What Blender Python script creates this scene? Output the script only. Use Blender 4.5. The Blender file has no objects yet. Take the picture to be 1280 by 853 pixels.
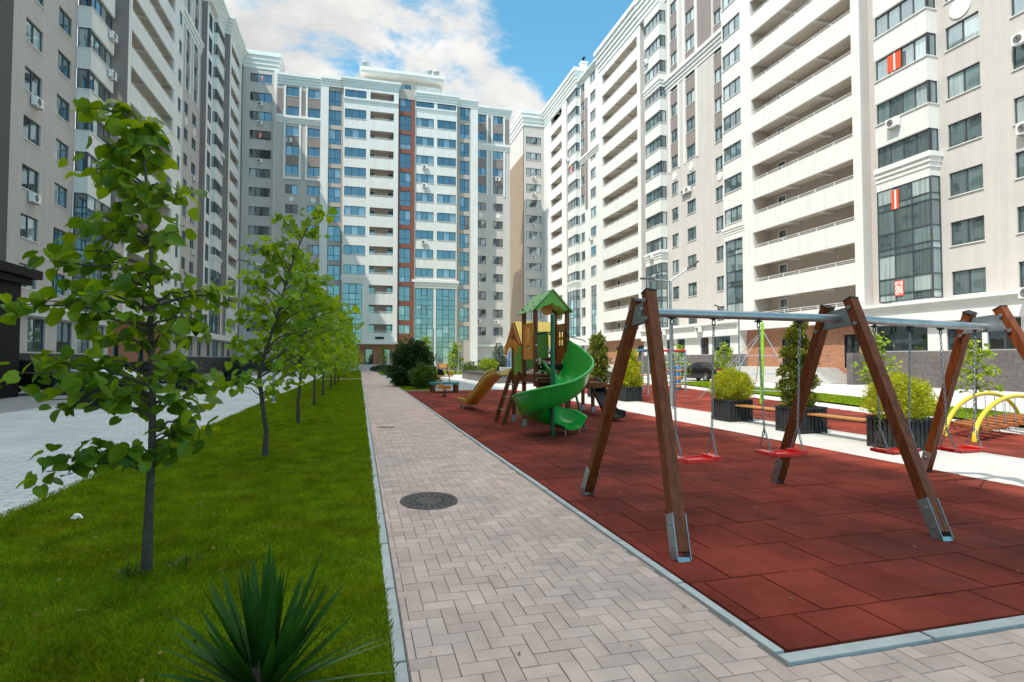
import bpy, bmesh, math, random, zlib
import numpy as np
from mathutils import Vector, Matrix, Euler
R = math.radians
PI = math.pi
scene = bpy.context.scene
COL = scene.collection
random.seed(7)

# ------------------------------------------------------------------ objects
def tag(o, label=None, cat=None, group=None, kind=None):
    if label: o['label'] = label
    if cat: o['category'] = cat
    if group: o['group'] = group
    if kind: o['kind'] = kind
    return o

def empty(name, loc=(0, 0, 0), rz=0.0, label=None, cat=None, group=None):
    o = bpy.data.objects.new(name, None)
    COL.objects.link(o)
    o.empty_display_size = 0.2
    o.location = loc
    o.rotation_euler = (0, 0, rz)
    return tag(o, label, cat, group)

def link(name, me, parent=None, loc=(0, 0, 0), rot=(0, 0, 0)):
    o = bpy.data.objects.new(name, me)
    COL.objects.link(o)
    if parent is not None: o.parent = parent
    o.location = loc
    o.rotation_euler = rot
    return o

def copy_tree(o, parent=None):
    c = o.copy()
    COL.objects.link(c)
    if parent is not None: c.parent = parent
    for ch in o.children:
        copy_tree(ch, c)
    return c

class MB:
    """collects faces, then becomes one mesh"""
    def __init__(self):
        self.v = []; self.f = []; self.m = []; self.s = []
    def poly(self, pts, mat=0, smooth=False):
        n = len(self.v)
        self.v.extend([tuple(p) for p in pts])
        self.f.append(tuple(range(n, n + len(pts)))); self.m.append(mat); self.s.append(smooth)
    def add(self, vs, fs, mat=0, smooth=False):
        n = len(self.v)
        self.v.extend([tuple(p) for p in vs])
        for f in fs:
            self.f.append(tuple(i + n for i in f)); self.m.append(mat); self.s.append(smooth)
    def box(self, x0, x1, y0, y1, z0, z1, mat=0):
        vs = [(x0, y0, z0), (x1, y0, z0), (x1, y1, z0), (x0, y1, z0), (x0, y0, z1), (x1, y0, z1), (x1, y1, z1), (x0, y1, z1)]
        self.add(vs, [(0, 3, 2, 1), (4, 5, 6, 7), (0, 1, 5, 4), (1, 2, 6, 5), (2, 3, 7, 6), (3, 0, 4, 7)], mat)
    def obox(self, p, q, w, h, up=(0, 0, 1), mat=0):
        """beam of section w (side) x h (up) from p to q"""
        p = Vector(p); q = Vector(q); d = (q - p).normalized()
        s = d.cross(Vector(up)).normalized(); u = s.cross(d).normalized()
        vs = []
        for e in (p, q):
            for a, b in ((-1, -1), (1, -1), (1, 1), (-1, 1)):
                vs.append(e + s * (a * w / 2) + u * (b * h / 2))
        self.add(vs, [(0, 1, 2, 3), (7, 6, 5, 4), (0, 4, 5, 1), (1, 5, 6, 2), (2, 6, 7, 3), (3, 7, 4, 0)], mat)
    def tube(self, pts, r, n=8, mat=0, cap=True, smooth=True):
        pts = [Vector(p) for p in pts]
        k = len(pts)
        rs = r if isinstance(r, (list, tuple)) else [r] * k
        vs = []
        prev = None
        for i, p in enumerate(pts):
            d = (pts[min(i + 1, k - 1)] - pts[max(i - 1, 0)])
            if d.length < 1e-9: d = Vector((0, 0, 1))
            d.normalize()
            if prev is None:
                a = Vector((0, 0, 1)) if abs(d.z) < 0.9 else Vector((1, 0, 0))
                s = d.cross(a).normalized()
            else:
                s = (prev - d * prev.dot(d))
                if s.length < 1e-6: s = d.cross(Vector((0, 0, 1)) if abs(d.z) < 0.9 else Vector((1, 0, 0)))
                s.normalize()
            prev = s
            t = d.cross(s)
            for j in range(n):
                a = 2 * PI * j / n
                vs.append(p + (s * math.cos(a) + t * math.sin(a)) * rs[i])
        fs = []
        for i in range(k - 1):
            for j in range(n):
                fs.append((i * n + j, i * n + (j + 1) % n, (i + 1) * n + (j + 1) % n, (i + 1) * n + j))
        self.add(vs, fs, mat, smooth)
        if cap:
            self.poly([vs[j] for j in reversed(range(n))], mat)
            self.poly([vs[(k - 1) * n + j] for j in range(n)], mat)
    def lathe(self, prof, n=16, c=(0, 0, 0), mat=0, smooth=True):
        vs = []
        for r, z in prof:
            for j in range(n):
                a = 2 * PI * j / n
                vs.append((c[0] + r * math.cos(a), c[1] + r * math.sin(a), c[2] + z))
        fs = []
        for i in range(len(prof) - 1):
            for j in range(n):
                fs.append((i * n + j, i * n + (j + 1) % n, (i + 1) * n + (j + 1) % n, (i + 1) * n + j))
        self.add(vs, fs, mat, smooth)
    def prism(self, pts, z0, z1, mat=0, cap=True):
        """vertical prism over a counter-clockwise xy outline"""
        n = len(pts)
        vs = [(p[0], p[1], z0) for p in pts] + [(p[0], p[1], z1) for p in pts]
        fs = [(i, (i + 1) % n, n + (i + 1) % n, n + i) for i in range(n)]
        if cap: fs += [tuple(reversed(range(n))), tuple(range(n, 2 * n))]
        self.add(vs, fs, mat)
    def slab(self, pts, n, t, mat=0):
        """planar outline pts (3D) thickened by t along n"""
        k = len(pts); nv = Vector(n) * t
        a = [Vector(p) for p in pts]; b = [p + nv for p in a]
        fs = [(i, (i + 1) % k, k + (i + 1) % k, k + i) for i in range(k)]
        fs += [tuple(reversed(range(k))), tuple(range(k, 2 * k))]
        self.add(a + b, fs, mat)
    def mesh(self, name, mats, bevel=0.0, seg=2):
        me = bpy.data.meshes.new(name)
        me.from_pydata(self.v, [], self.f)
        for m in (mats if isinstance(mats, (list, tuple)) else [mats]): me.materials.append(m)
        me.polygons.foreach_set('material_index', self.m)
        me.polygons.foreach_set('use_smooth', self.s)
        if bevel > 0:
            bm = bmesh.new(); bm.from_mesh(me)
            bmesh.ops.remove_doubles(bm, verts=bm.verts, dist=1e-5)
            bmesh.ops.recalc_face_normals(bm, faces=bm.faces)
            es = [e for e in bm.edges if len(e.link_faces) == 2 and e.calc_face_angle(0) > 0.5]
            bmesh.ops.bevel(bm, geom=es, offset=bevel, segments=seg, affect='EDGES', profile=0.6, clamp_overlap=True)
            bm.to_mesh(me); bm.free()
        me.update()
        return me
    def build(self, name, mats, parent=None, loc=(0, 0, 0), rot=(0, 0, 0), bevel=0.0, seg=2):
        return link(name, self.mesh(name, mats, bevel, seg), parent, loc, rot)

def np_mesh(name, verts, faces_flat, loops_per_face, mats, mat_idx=None, smooth=False):
    me = bpy.data.meshes.new(name)
    nv = len(verts); nl = len(faces_flat); nf = len(loops_per_face)
    me.vertices.add(nv); me.vertices.foreach_set('co', np.asarray(verts, dtype=np.float32).ravel())
    me.loops.add(nl); me.loops.foreach_set('vertex_index', np.asarray(faces_flat, dtype=np.int32))
    me.polygons.add(nf)
    st = np.concatenate([[0], np.cumsum(loops_per_face)[:-1]]).astype(np.int32)
    me.polygons.foreach_set('loop_start', st)
    for m in (mats if isinstance(mats, (list, tuple)) else [mats]): me.materials.append(m)
    if mat_idx is not None: me.polygons.foreach_set('material_index', np.asarray(mat_idx, dtype=np.int32))
    me.polygons.foreach_set('use_smooth', np.full(nf, smooth))
    me.update(calc_edges=True)
    return me

# ---------------------------------------------------------------- materials
def new_mat(name):
    m = bpy.data.materials.new(name); m.use_nodes = True
    nt = m.node_tree
    return m, nt, nt.nodes['Principled BSDF']

def N(nt, t, **kw):
    n = nt.nodes.new(t)
    for k, v in kw.items():
        if k == 'ins':
            for a, b in v.items(): n.inputs[a].default_value = b
        else: setattr(n, k, v)
    return n

def rgb(c): return (c[0], c[1], c[2], 1.0)

def mat(name, c, rough=0.6, metal=0.0, var=0.12, scale=3.0, bump=0.0, bscale=60.0, island=0.0, c2=None, spec=0.5, coat=0.0, streak=0.0):
    """paint/plaster/metal/plastic with a little uneven tone, optional bump, optional per-piece tone"""
    m, nt, b = new_mat(name)
    L = nt.links.new
    tc = N(nt, 'ShaderNodeTexCoord')
    n1 = N(nt, 'ShaderNodeTexNoise', ins={'Scale': scale, 'Detail': 6.0, 'Roughness': 0.6})
    L(tc.outputs['Object'], n1.inputs['Vector'])
    mr = N(nt, 'ShaderNodeMapRange', ins={'From Min': 0.3, 'From Max': 0.7, 'To Min': 1 - var, 'To Max': 1 + var})
    L(n1.outputs['Fac'], mr.inputs['Value'])
    fac = mr.outputs['Result']
    if island > 0:
        g = N(nt, 'ShaderNodeNewGeometry')
        mi = N(nt, 'ShaderNodeMapRange', ins={'To Min': 1 - island, 'To Max': 1 + island})
        L(g.outputs['Random Per Island'], mi.inputs['Value'])
        mu = N(nt, 'ShaderNodeMath', operation='MULTIPLY')
        L(fac, mu.inputs[0]); L(mi.outputs['Result'], mu.inputs[1]); fac = mu.outputs[0]
    if streak > 0:
        mp = N(nt, 'ShaderNodeMapping'); mp.inputs['Scale'].default_value = (2.6, 2.6, .10); L(tc.outputs['Object'], mp.inputs['Vector'])
        n5 = N(nt, 'ShaderNodeTexNoise', ins={'Scale': 1.0, 'Detail': 7.0, 'Roughness': .7}); L(mp.outputs[0], n5.inputs['Vector'])
        m5 = N(nt, 'ShaderNodeMapRange', ins={'From Min': .32, 'From Max': .62, 'To Min': 1 - streak, 'To Max': 1.0 + streak * .3}); L(n5.outputs['Fac'], m5.inputs['Value'])
        u5 = N(nt, 'ShaderNodeMath', operation='MULTIPLY'); L(fac, u5.inputs[0]); L(m5.outputs['Result'], u5.inputs[1]); fac = u5.outputs[0]
    hv = N(nt, 'ShaderNodeHueSaturation', ins={'Color': rgb(c)})
    if c2 is not None:
        mx = N(nt, 'ShaderNodeMix', data_type='RGBA')
        n2 = N(nt, 'ShaderNodeTexNoise', ins={'Scale': scale * 0.37, 'Detail': 5.0, 'Roughness': 0.65})
        L(tc.outputs['Object'], n2.inputs['Vector'])
        r2 = N(nt, 'ShaderNodeMapRange', ins={'From Min': 0.42, 'From Max': 0.62})
        L(n2.outputs['Fac'], r2.inputs['Value'])
        L(r2.outputs['Result'], mx.inputs[0]); mx.inputs[6].default_value = rgb(c); mx.inputs[7].default_value = rgb(c2)
        L(mx.outputs[2], hv.inputs['Color'])
    L(fac, hv.inputs['Value'])
    L(hv.outputs['Color'], b.inputs['Base Color'])
    b.inputs['Roughness'].default_value = rough
    b.inputs['Metallic'].default_value = metal
    b.inputs['Specular IOR Level'].default_value = spec
    b.inputs['Coat Weight'].default_value = coat
    if bump > 0:
        n3 = N(nt, 'ShaderNodeTexNoise', ins={'Scale': bscale, 'Detail': 4.0})
        L(tc.outputs['Object'], n3.inputs['Vector'])
        bp = N(nt, 'ShaderNodeBump', ins={'Strength': bump, 'Distance': 0.02})
        L(n3.outputs['Fac'], bp.inputs['Height']); L(bp.outputs['Normal'], b.inputs['Normal'])
    return m

M = {}
M['white'] = mat('white_plaster', (.70, .682, .645), .85, var=.035, scale=.8, bump=.15, bscale=40, streak=.09)
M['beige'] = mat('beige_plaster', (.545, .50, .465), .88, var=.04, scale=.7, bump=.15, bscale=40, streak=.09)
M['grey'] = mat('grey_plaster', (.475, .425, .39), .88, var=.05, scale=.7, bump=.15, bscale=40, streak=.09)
M['warmgrey'] = mat('warm_grey_plaster', (.43, .375, .33), .88, var=.05, scale=.7)
M['taupe'] = mat('taupe_plaster', (.25, .205, .19), .88, var=.05, scale=.8, bump=.1, streak=.09)
M['darkgrey'] = mat('dark_grey_plaster', (.095, .083, .08), .88, var=.06, scale=.8)
M['shade_brown_wall'] = mat('shade_darkened_brown_plaster', (.27, .195, .135), .9, var=.06, scale=.5)  # wall brown with the shade put into its colour
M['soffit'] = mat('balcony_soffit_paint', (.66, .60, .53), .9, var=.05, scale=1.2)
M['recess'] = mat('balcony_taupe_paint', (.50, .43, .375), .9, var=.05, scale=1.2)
M['trim'] = mat('white_trim', (.71, .695, .66), .8, var=.03, scale=1.5)
M['frame'] = mat('dark_window_frame', (.055, .065, .075), .4, var=.1)
M['whiteframe'] = mat('white_upvc', (.78, .78, .76), .45, var=.03)
M['steel'] = mat('galvanised_steel', (.36, .41, .43), .42, metal=.8, var=.18, scale=9, bump=.05)
M['chain'] = mat('steel_chain', (.33, .34, .35), .35, metal=.85, var=.1)
M['darkmetal'] = mat('black_painted_steel', (.016, .016, .018), .5, spec=.2, var=.2, scale=6)
M['planter'] = mat('charcoal_painted_slats', (.028, .028, .029), .55, spec=.25, var=.2, scale=5)
M['kerb'] = mat('pale_kerb_concrete', (.40, .43, .42), .85, var=.14, scale=6, bump=.3, bscale=120, island=.07)
M['concrete'] = mat('light_concrete', (.42, .41, .385), .88, var=.09, scale=1.6, bump=.25, bscale=70)
M['asphalt_light'] = mat('light_paving', (.45, .45, .44), .88, var=.10, scale=.6, bump=.2, bscale=50)
M['roadgrey'] = mat('grey_road', (.24, .24, .24), .9, var=.12, scale=.8, bump=.3, bscale=80)
M['greypad'] = mat('grey_paving', (.29, .31, .31), .88, var=.10, scale=1.2)
M['joint'] = mat('paving_joint', (.28, .225, .195), .95, var=.25, scale=20)
M['paver'] = mat('pink_grey_paver', (.545, .412, .355), .9, var=.14, scale=2.3, bump=.35, bscale=160, island=.10, c2=(.47, .38, .335), spec=.1)
M['rubber'] = mat('red_rubber_tile', (.222, .041, .026), .9, var=.36, scale=1.1, bump=.55, bscale=240, island=.12, c2=(.115, .030, .023), spec=.08)
M['rubber_joint'] = mat('rubber_joint', (.075, .022, .016), .95)
M['soil'] = mat('dark_soil', (.055, .038, .026), .95, var=.3, scale=15, bump=.6, bscale=40)
M['granite'] = None
M['redplastic'] = mat('red_plastic', (.80, .018, .012), .32, var=.08, coat=.2)
M['greenplastic'] = mat('green_plastic', (.006, .36, .04), .25, var=.09, scale=4, coat=.35)
M['greendark'] = mat('dark_green_paint', (.010, .12, .05), .4, var=.1)
M['yellowplastic'] = mat('yellow_plastic', (.62, .42, .03), .35, var=.12, scale=5, coat=.2)
M['hpl_green'] = mat('lime_green_board', (.16, .36, .025), .42, var=.08)
M['hpl_lightgreen'] = mat('green_roof_board', (.22, .44, .14), .42, var=.07)
M['hpl_orange'] = mat('orange_board', (.72, .24, .015), .42, var=.07)
M['hpl_rust'] = mat('rust_orange_board', (.46, .12, .02), .42, var=.08)
M['hpl_yellow'] = mat('yellow_board', (.85, .52, .04), .4, var=.06)
M['hpl_black'] = mat('black_board', (.011, .010, .010), .5, var=.15, spec=.12)
M['teal'] = mat('teal_paint', (.02, .22, .24), .4, var=.1)
M['blue'] = mat('blue_paint', (.035, .19, .42), .4, var=.1)
M['red'] = mat('red_paint', (.50, .02, .02), .4, var=.1)
M['lime'] = mat('lime_paint', (.26, .56, .015), .4, var=.08)
M['yellow'] = mat('yellow_paint', (.62, .43, .02), .4, var=.08)
M['orange'] = mat('orange_paint', (.60, .25, .04), .45, var=.08)
M['rope'] = mat('pale_blue_rope', (.36, .47, .52), .8, var=.1)
M['rubber_black'] = mat('black_rubber', (.018, .018, .018), .8)
M['iron'] = mat('cast_iron', (.085, .078, .073), .6, metal=.4, var=.3, scale=30, bump=.5, bscale=80)
M['carblack'] = mat('black_car_paint', (.008, .007, .007), .3, var=.03, coat=.1, spec=.2)
M['carwhite'] = mat('white_car_paint', (.72, .73, .74), .3, var=.02, coat=.8)
M['carglass'] = mat('dark_car_glass', (.012, .014, .016), .06, var=.02)
M['chrome'] = mat('alloy_metal', (.6, .6, .6), .25, metal=.9)
M['taillight'] = mat('red_tail_lamp', (.45, .01, .01), .2, coat=.6)
M['headlight'] = mat('clear_lamp', (.7, .72, .74), .12, coat=.8)
M['lampglass'] = mat('frosted_lamp_lens', (.7, .7, .66), .4)
M['acwhite'] = mat('white_enamel', (.74, .73, .70), .5, var=.04)
M['acdark'] = mat('dark_grille', (.02, .02, .022), .6)
M['bannerred'] = mat('red_orange_banner', (.72, .08, .02), .6, var=.06)
M['stone_step'] = mat('pale_step_stone', (.50, .48, .45), .8, var=.1, scale=2)
M['bark'] = mat('brown_bark', (.085, .062, .048), .9, var=.35, scale=18, bump=.8, bscale=60)
M['bark_dark'] = mat('dark_grey_bark', (.06, .05, .042), .9, var=.35, scale=14, bump=.8, bscale=50)
M['litter'] = mat('crumpled_paper', (.7, .7, .68), .8)

def leaf_mat(name, c, c2, trans=.35, rough=.42, spec=.3, nscale=5.0, amp=.28, dry=None):
    m, nt, b = new_mat(name); L = nt.links.new
    g = N(nt, 'ShaderNodeNewGeometry')
    mx = N(nt, 'ShaderNodeMix', data_type='RGBA'); mx.inputs[6].default_value = rgb(c); mx.inputs[7].default_value = rgb(c2)
    L(g.outputs['Random Per Island'], mx.inputs[0])
    tc = N(nt, 'ShaderNodeTexCoord'); n1 = N(nt, 'ShaderNodeTexNoise', ins={'Scale': nscale, 'Detail': 5.0})
    L(tc.outputs['Object'], n1.inputs['Vector'])
    mr = N(nt, 'ShaderNodeMapRange', ins={'From Min': .3, 'From Max': .7, 'To Min': 1 - amp, 'To Max': 1 + amp}); L(n1.outputs['Fac'], mr.inputs['Value'])
    hv = N(nt, 'ShaderNodeHueSaturation'); L(mx.outputs[2], hv.inputs['Color']); L(mr.outputs['Result'], hv.inputs['Value'])
    if dry:
        n9 = N(nt, 'ShaderNodeTexNoise', ins={'Scale': 1.15, 'Detail': 8.0, 'Roughness': .7}); L(tc.outputs['Object'], n9.inputs['Vector'])
        r9 = N(nt, 'ShaderNodeMapRange', ins={'From Min': .48, 'From Max': .70, 'To Min': 0.0, 'To Max': .6}); L(n9.outputs['Fac'], r9.inputs['Value'])
        m9 = N(nt, 'ShaderNodeMix', data_type='RGBA'); L(r9.outputs['Result'], m9.inputs[0]); L(mx.outputs[2], m9.inputs[6]); m9.inputs[7].default_value = rgb(dry); L(m9.outputs[2], hv.inputs['Color'])
    L(hv.outputs['Color'], b.inputs['Base Color']); b.inputs['Roughness'].default_value = rough
    b.inputs['Specular IOR Level'].default_value = spec
    t = N(nt, 'ShaderNodeBsdfTranslucent')
    h2 = N(nt, 'ShaderNodeHueSaturation', ins={'Hue': .485, 'Saturation': 1.1, 'Value': 1.5}); L(hv.outputs['Color'], h2.inputs['Color']); L(h2.outputs['Color'], t.inputs['Color'])
    ms = N(nt, 'ShaderNodeMixShader', ins={'Fac': trans})
    L(b.outputs[0], ms.inputs[1]); L(t.outputs[0], ms.inputs[2])
    L(ms.outputs[0], nt.nodes['Material Output'].inputs['Surface'])
    return m
M['linden'] = leaf_mat('linden_leaf', (.055, .135, .010), (.235, .34, .02), .48)
M['linden_far'] = leaf_mat('linden_leaf_pale', (.12, .235, .014), (.24, .35, .02), .46)
M['lime_leaf'] = leaf_mat('yellow_green_leaf', (.17, .27, .02), (.30, .38, .03), .4)
M['gold_leaf'] = leaf_mat('golden_thuja_spray', (.20, .26, .012), (.46, .45, .03), .35)
M['topiary_leaf'] = leaf_mat('olive_conifer_spray', (.06, .09, .012), (.21, .22, .025), .25)
M['dark_leaf'] = leaf_mat('dark_conifer_needle', (.018, .045, .012), (.05, .085, .02), .2)
M['shade_leaf'] = leaf_mat('dark_box_leaf', (.012, .03, .010), (.03, .06, .018), .2)
M['bush_leaf'] = leaf_mat('green_bush_leaf', (.04, .09, .012), (.10, .17, .02), .3)
M['spruce_leaf'] = leaf_mat('blue_spruce_needle', (.06, .10, .075), (.14, .19, .14), .2)
M['yucca_leaf'] = leaf_mat('yucca_blade', (.010, .050, .008), (.036, .115, .016), .2, .45, .15)
M['yucca_pale'] = leaf_mat('pale_yucca_blade', (.075, .13, .05), (.12, .19, .075), .2, .45)
M['grass_blade'] = leaf_mat('grass_blade', (.085, .205, .006), (.235, .285, .012), .4, .6, .05, 3.0, .36, (.20, .165, .012))

M['dry_leaf'] = leaf_mat('dry_fallen_leaf', (.16, .10, .03), (.30, .22, .05), .2)

def lawn_mat():
    m, nt, b = new_mat('lawn_ground'); L = nt.links.new
    tc = N(nt, 'ShaderNodeTexCoord')
    n1 = N(nt, 'ShaderNodeTexNoise', ins={'Scale': .9, 'Detail': 8.0, 'Roughness': .65}); L(tc.outputs['Object'], n1.inputs['Vector'])
    n2 = N(nt, 'ShaderNodeTexNoise', ins={'Scale': 45.0, 'Detail': 4.0, 'Roughness': .7}); L(tc.outputs['Object'], n2.inputs['Vector'])
    cr = N(nt, 'ShaderNodeValToRGB')
    cr.color_ramp.elements[0].position = .3; cr.color_ramp.elements[0].color = rgb((.09, .16, .005))
    cr.color_ramp.elements[1].position = .72; cr.color_ramp.elements[1].color = rgb((.17, .19, .010))
    e = cr.color_ramp.elements.new(.5); e.color = rgb((.12, .185, .006))
    L(n1.outputs['Fac'], cr.inputs['Fac'])
    mr = N(nt, 'ShaderNodeMapRange', ins={'From Min': .3, 'From Max': .7, 'To Min': .55, 'To Max': 1.4}); L(n2.outputs['Fac'], mr.inputs['Value'])
    hv = N(nt, 'ShaderNodeHueSaturation'); L(cr.outputs['Color'], hv.inputs['Color']); L(mr.outputs['Result'], hv.inputs['Value'])
    L(hv.outputs['Color'], b.inputs['Base Color']); b.inputs['Roughness'].default_value = .9; b.inputs['Specular IOR Level'].default_value = .05
    bp = N(nt, 'ShaderNodeBump', ins={'Strength': .8, 'Distance': .03}); L(n2.outputs['Fac'], bp.inputs['Height']); L(bp.outputs['Normal'], b.inputs['Normal'])
    return m
M['lawn'] = lawn_mat()

def tile_mat(name, c, c2, mortar, bw, bh, gap, axis='XZ', rough=.6, var=.25, scale=6.0, offset=.5, bump=.4, coat=0):
    """brick/tile courses laid on a vertical wall (object space), X or Y as running axis"""
    m, nt, b = new_mat(name); L = nt.links.new
    tc = N(nt, 'ShaderNodeTexCoord'); sp = N(nt, 'ShaderNodeSeparateXYZ'); L(tc.outputs['Object'], sp.inputs[0])
    cb = N(nt, 'ShaderNodeCombineXYZ')
    if axis == 'XYZ':
        ad = N(nt, 'ShaderNodeMath', operation='ADD'); L(sp.outputs[0], ad.inputs[0]); L(sp.outputs[1], ad.inputs[1]); L(ad.outputs[0], cb.inputs[0]); L(sp.outputs[2], cb.inputs[1])
    elif axis == 'XY':
        L(sp.outputs[0], cb.inputs[0]); L(sp.outputs[1], cb.inputs[1])
    else:
        L(sp.outputs[0], cb.inputs[0]); L(sp.outputs[2], cb.inputs[1])
    br = N(nt, 'ShaderNodeTexBrick', offset=offset)
    br.inputs['Scale'].default_value = 1.0; br.inputs['Brick Width'].default_value = bw; br.inputs['Row Height'].default_value = bh
    br.inputs['Mortar Size'].default_value = gap; br.inputs['Color1'].default_value = rgb(c); br.inputs['Color2'].default_value = rgb(c2); br.inputs['Mortar'].default_value = rgb(mortar)
    br.inputs['Bias'].default_value = 0.0
    L(cb.outputs[0], br.inputs['Vector'])
    n1 = N(nt, 'ShaderNodeTexNoise', ins={'Scale': scale, 'Detail': 6.0, 'Roughness': .65}); L(tc.outputs['Object'], n1.inputs['Vector'])
    mr = N(nt, 'ShaderNodeMapRange', ins={'From Min': .3, 'From Max': .7, 'To Min': 1 - var, 'To Max': 1 + var}); L(n1.outputs['Fac'], mr.inputs['Value'])
    hv = N(nt, 'ShaderNodeHueSaturation'); L(br.outputs['Color'], hv.inputs['Color']); L(mr.outputs['Result'], hv.inputs['Value'])
    L(hv.outputs['Color'], b.inputs['Base Color']); b.inputs['Roughness'].default_value = rough; b.inputs['Coat Weight'].default_value = coat
    bp = N(nt, 'ShaderNodeBump', ins={'Strength': bump, 'Distance': .01}); bp.invert = True; L(br.outputs['Fac'], bp.inputs['Height']); L(bp.outputs['Normal'], b.inputs['Normal'])
    return m
M['granite'] = tile_mat('dark_granite_cladding', (.12, .105, .102), (.155, .135, .13), (.05, .045, .045), .6, .36, .006, 'XYZ', rough=.45, var=.3)
M['granite_dark'] = tile_mat('black_granite_cladding', (.028, .024, .024), (.04, .034, .033), (.012, .011, .011), .6, .4, .006, 'XYZ', rough=.4)
M['brick'] = tile_mat('orange_brick', (.40, .125, .045), (.33, .095, .035), (.42, .30, .22), .24, .075, .012, 'XYZ', rough=.8)
M['brick_shade'] = M['brick']
M['redtile'] = tile_mat('red_brown_facade_tile', (.245, .075, .042), (.21, .062, .036), (.14, .05, .035), .5, .25, .008, 'XYZ', rough=.6, var=.12)
M['plaza'] = tile_mat('pale_plaza_slabs', (.48, .47, .45), (.43, .43, .41), (.30, .30, .29), .6, .6, .01, 'XY', rough=.85, var=.12, scale=1.0, offset=0)
M['leftpave'] = tile_mat('cool_grey_pavers', (.50, .53, .53), (.45, .48, .485), (.20, .205, .205), .4, .2, .008, 'XY', rough=.85, var=.14, scale=.7)

def wood_mat(name, c, c2, rough=.5, coat=.06):
    m, nt, b = new_mat(name); L = nt.links.new
    tc = N(nt, 'ShaderNodeTexCoord')
    mp = N(nt, 'ShaderNodeMapping'); mp.inputs['Scale'].default_value = (28, 28, 1.6); L(tc.outputs['Object'], mp.inputs['Vector'])
    n1 = N(nt, 'ShaderNodeTexNoise', ins={'Scale': 1.0, 'Detail': 6.0, 'Roughness': .6, 'Distortion': .4}); L(mp.outputs[0], n1.inputs['Vector'])
    cr = N(nt, 'ShaderNodeValToRGB'); cr.color_ramp.elements[0].position = .32; cr.color_ramp.elements[0].color = rgb(c2); cr.color_ramp.elements[1].position = .66; cr.color_ramp.elements[1].color = rgb(c)
    L(n1.outputs['Fac'], cr.inputs['Fac']); L(cr.outputs['Color'], b.inputs['Base Color'])
    b.inputs['Roughness'].default_value = rough; b.inputs['Specular IOR Level'].default_value = .25; b.inputs['Coat Weight'].default_value = coat; b.inputs['Coat Roughness'].default_value = .25
    bp = N(nt, 'ShaderNodeBump', ins={'Strength': .25, 'Distance': .004}); L(n1.outputs['Fac'], bp.inputs['Height']); L(bp.outputs['Normal'], b.inputs['Normal'])
    return m
M['wood'] = wood_mat('red_brown_stained_timber', (.225, .060, .014), (.10, .025, .007))
M['woodlight'] = wood_mat('honey_stained_timber', (.42, .19, .06), (.30, .12, .035))
M['woodorange'] = wood_mat('orange_stained_timber', (.36, .12, .035), (.22, .065, .02))

def glass_mat(name, dark, mid, light, refl=.2, tint=(.8, .93, 1.0)):
    m, nt, b = new_mat(name); L = nt.links.new
    g = N(nt, 'ShaderNodeNewGeometry'); oi = N(nt, 'ShaderNodeObjectInfo')
    ad = N(nt, 'ShaderNodeMath', operation='ADD'); L(g.outputs['Random Per Island'], ad.inputs[0]); L(oi.outputs['Random'], ad.inputs[1])
    fr = N(nt, 'ShaderNodeMath', operation='FRACT'); L(ad.outputs[0], fr.inputs[0])
    cr = N(nt, 'ShaderNodeValToRGB'); cr.color_ramp.interpolation = 'CONSTANT'
    el = cr.color_ramp.elements
    el[0].position = 0; el[0].color = rgb(dark); el[1].position = .38; el[1].color = rgb(mid)
    e = el.new(.62); e.color = rgb(light); e = el.new(.80); e.color = rgb(tuple(.5 * (a + b_) for a, b_ in zip(dark, mid)))
    L(fr.outputs[0], cr.inputs['Fac'])
    # curtain folds / room depth behind the pane: tone shifts across it
    tc = N(nt, 'ShaderNodeTexCoord'); mp = N(nt, 'ShaderNodeMapping'); mp.inputs['Scale'].default_value = (9, 9, .25); L(tc.outputs['Object'], mp.inputs['Vector'])
    n1 = N(nt, 'ShaderNodeTexNoise', ins={'Scale': 1.0, 'Detail': 3.0}); L(mp.outputs[0], n1.inputs['Vector'])
    mr = N(nt, 'ShaderNodeMapRange', ins={'From Min': .3, 'From Max': .7, 'To Min': .65, 'To Max': 1.25}); L(n1.outputs['Fac'], mr.inputs['Value'])
    hv = N(nt, 'ShaderNodeHueSaturation'); L(cr.outputs['Color'], hv.inputs['Color']); L(mr.outputs['Result'], hv.inputs['Value'])
    L(hv.outputs['Color'], b.inputs['Base Color']); b.inputs['Roughness'].default_value = .5; b.inputs['Specular IOR Level'].default_value = 0
    gl = N(nt, 'ShaderNodeBsdfGlossy', ins={'Color': rgb(tint), 'Roughness': .015})
    fn = N(nt, 'ShaderNodeFresnel', ins={'IOR': 1.5})
    n2 = N(nt, 'ShaderNodeTexNoise', ins={'Scale': 1.1, 'Detail': 2.0}); L(tc.outputs['Object'], n2.inputs['Vector'])
    bp = N(nt, 'ShaderNodeBump', ins={'Strength': .06, 'Distance': .05}); L(n2.outputs['Fac'], bp.inputs['Height']); L(bp.outputs['Normal'], gl.inputs['Normal'])
    ml = N(nt, 'ShaderNodeMath', operation='MULTIPLY_ADD', ins={1: 1.0 - refl, 2: refl}); L(fn.outputs[0], ml.inputs[0])
    ms = N(nt, 'ShaderNodeMixShader'); L(ml.outputs[0], ms.inputs[0]); L(b.outputs[0], ms.inputs[1]); L(gl.outputs[0], ms.inputs[2])
    L(ms.outputs[0], nt.nodes['Material Output'].inputs['Surface'])
    return m
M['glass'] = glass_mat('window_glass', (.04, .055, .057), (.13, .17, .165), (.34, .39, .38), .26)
M['glass_sun'] = glass_mat('sun_lightened_window_glass', (.085, .115, .11), (.17, .23, .22), (.40, .46, .44), .22)  # lighter copy of the window glass, sunlight put into its tones
M['glass_dark'] = glass_mat('shopfront_glass', (.02, .025, .027), (.04, .05, .052), (.07, .08, .08), .18)
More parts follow.
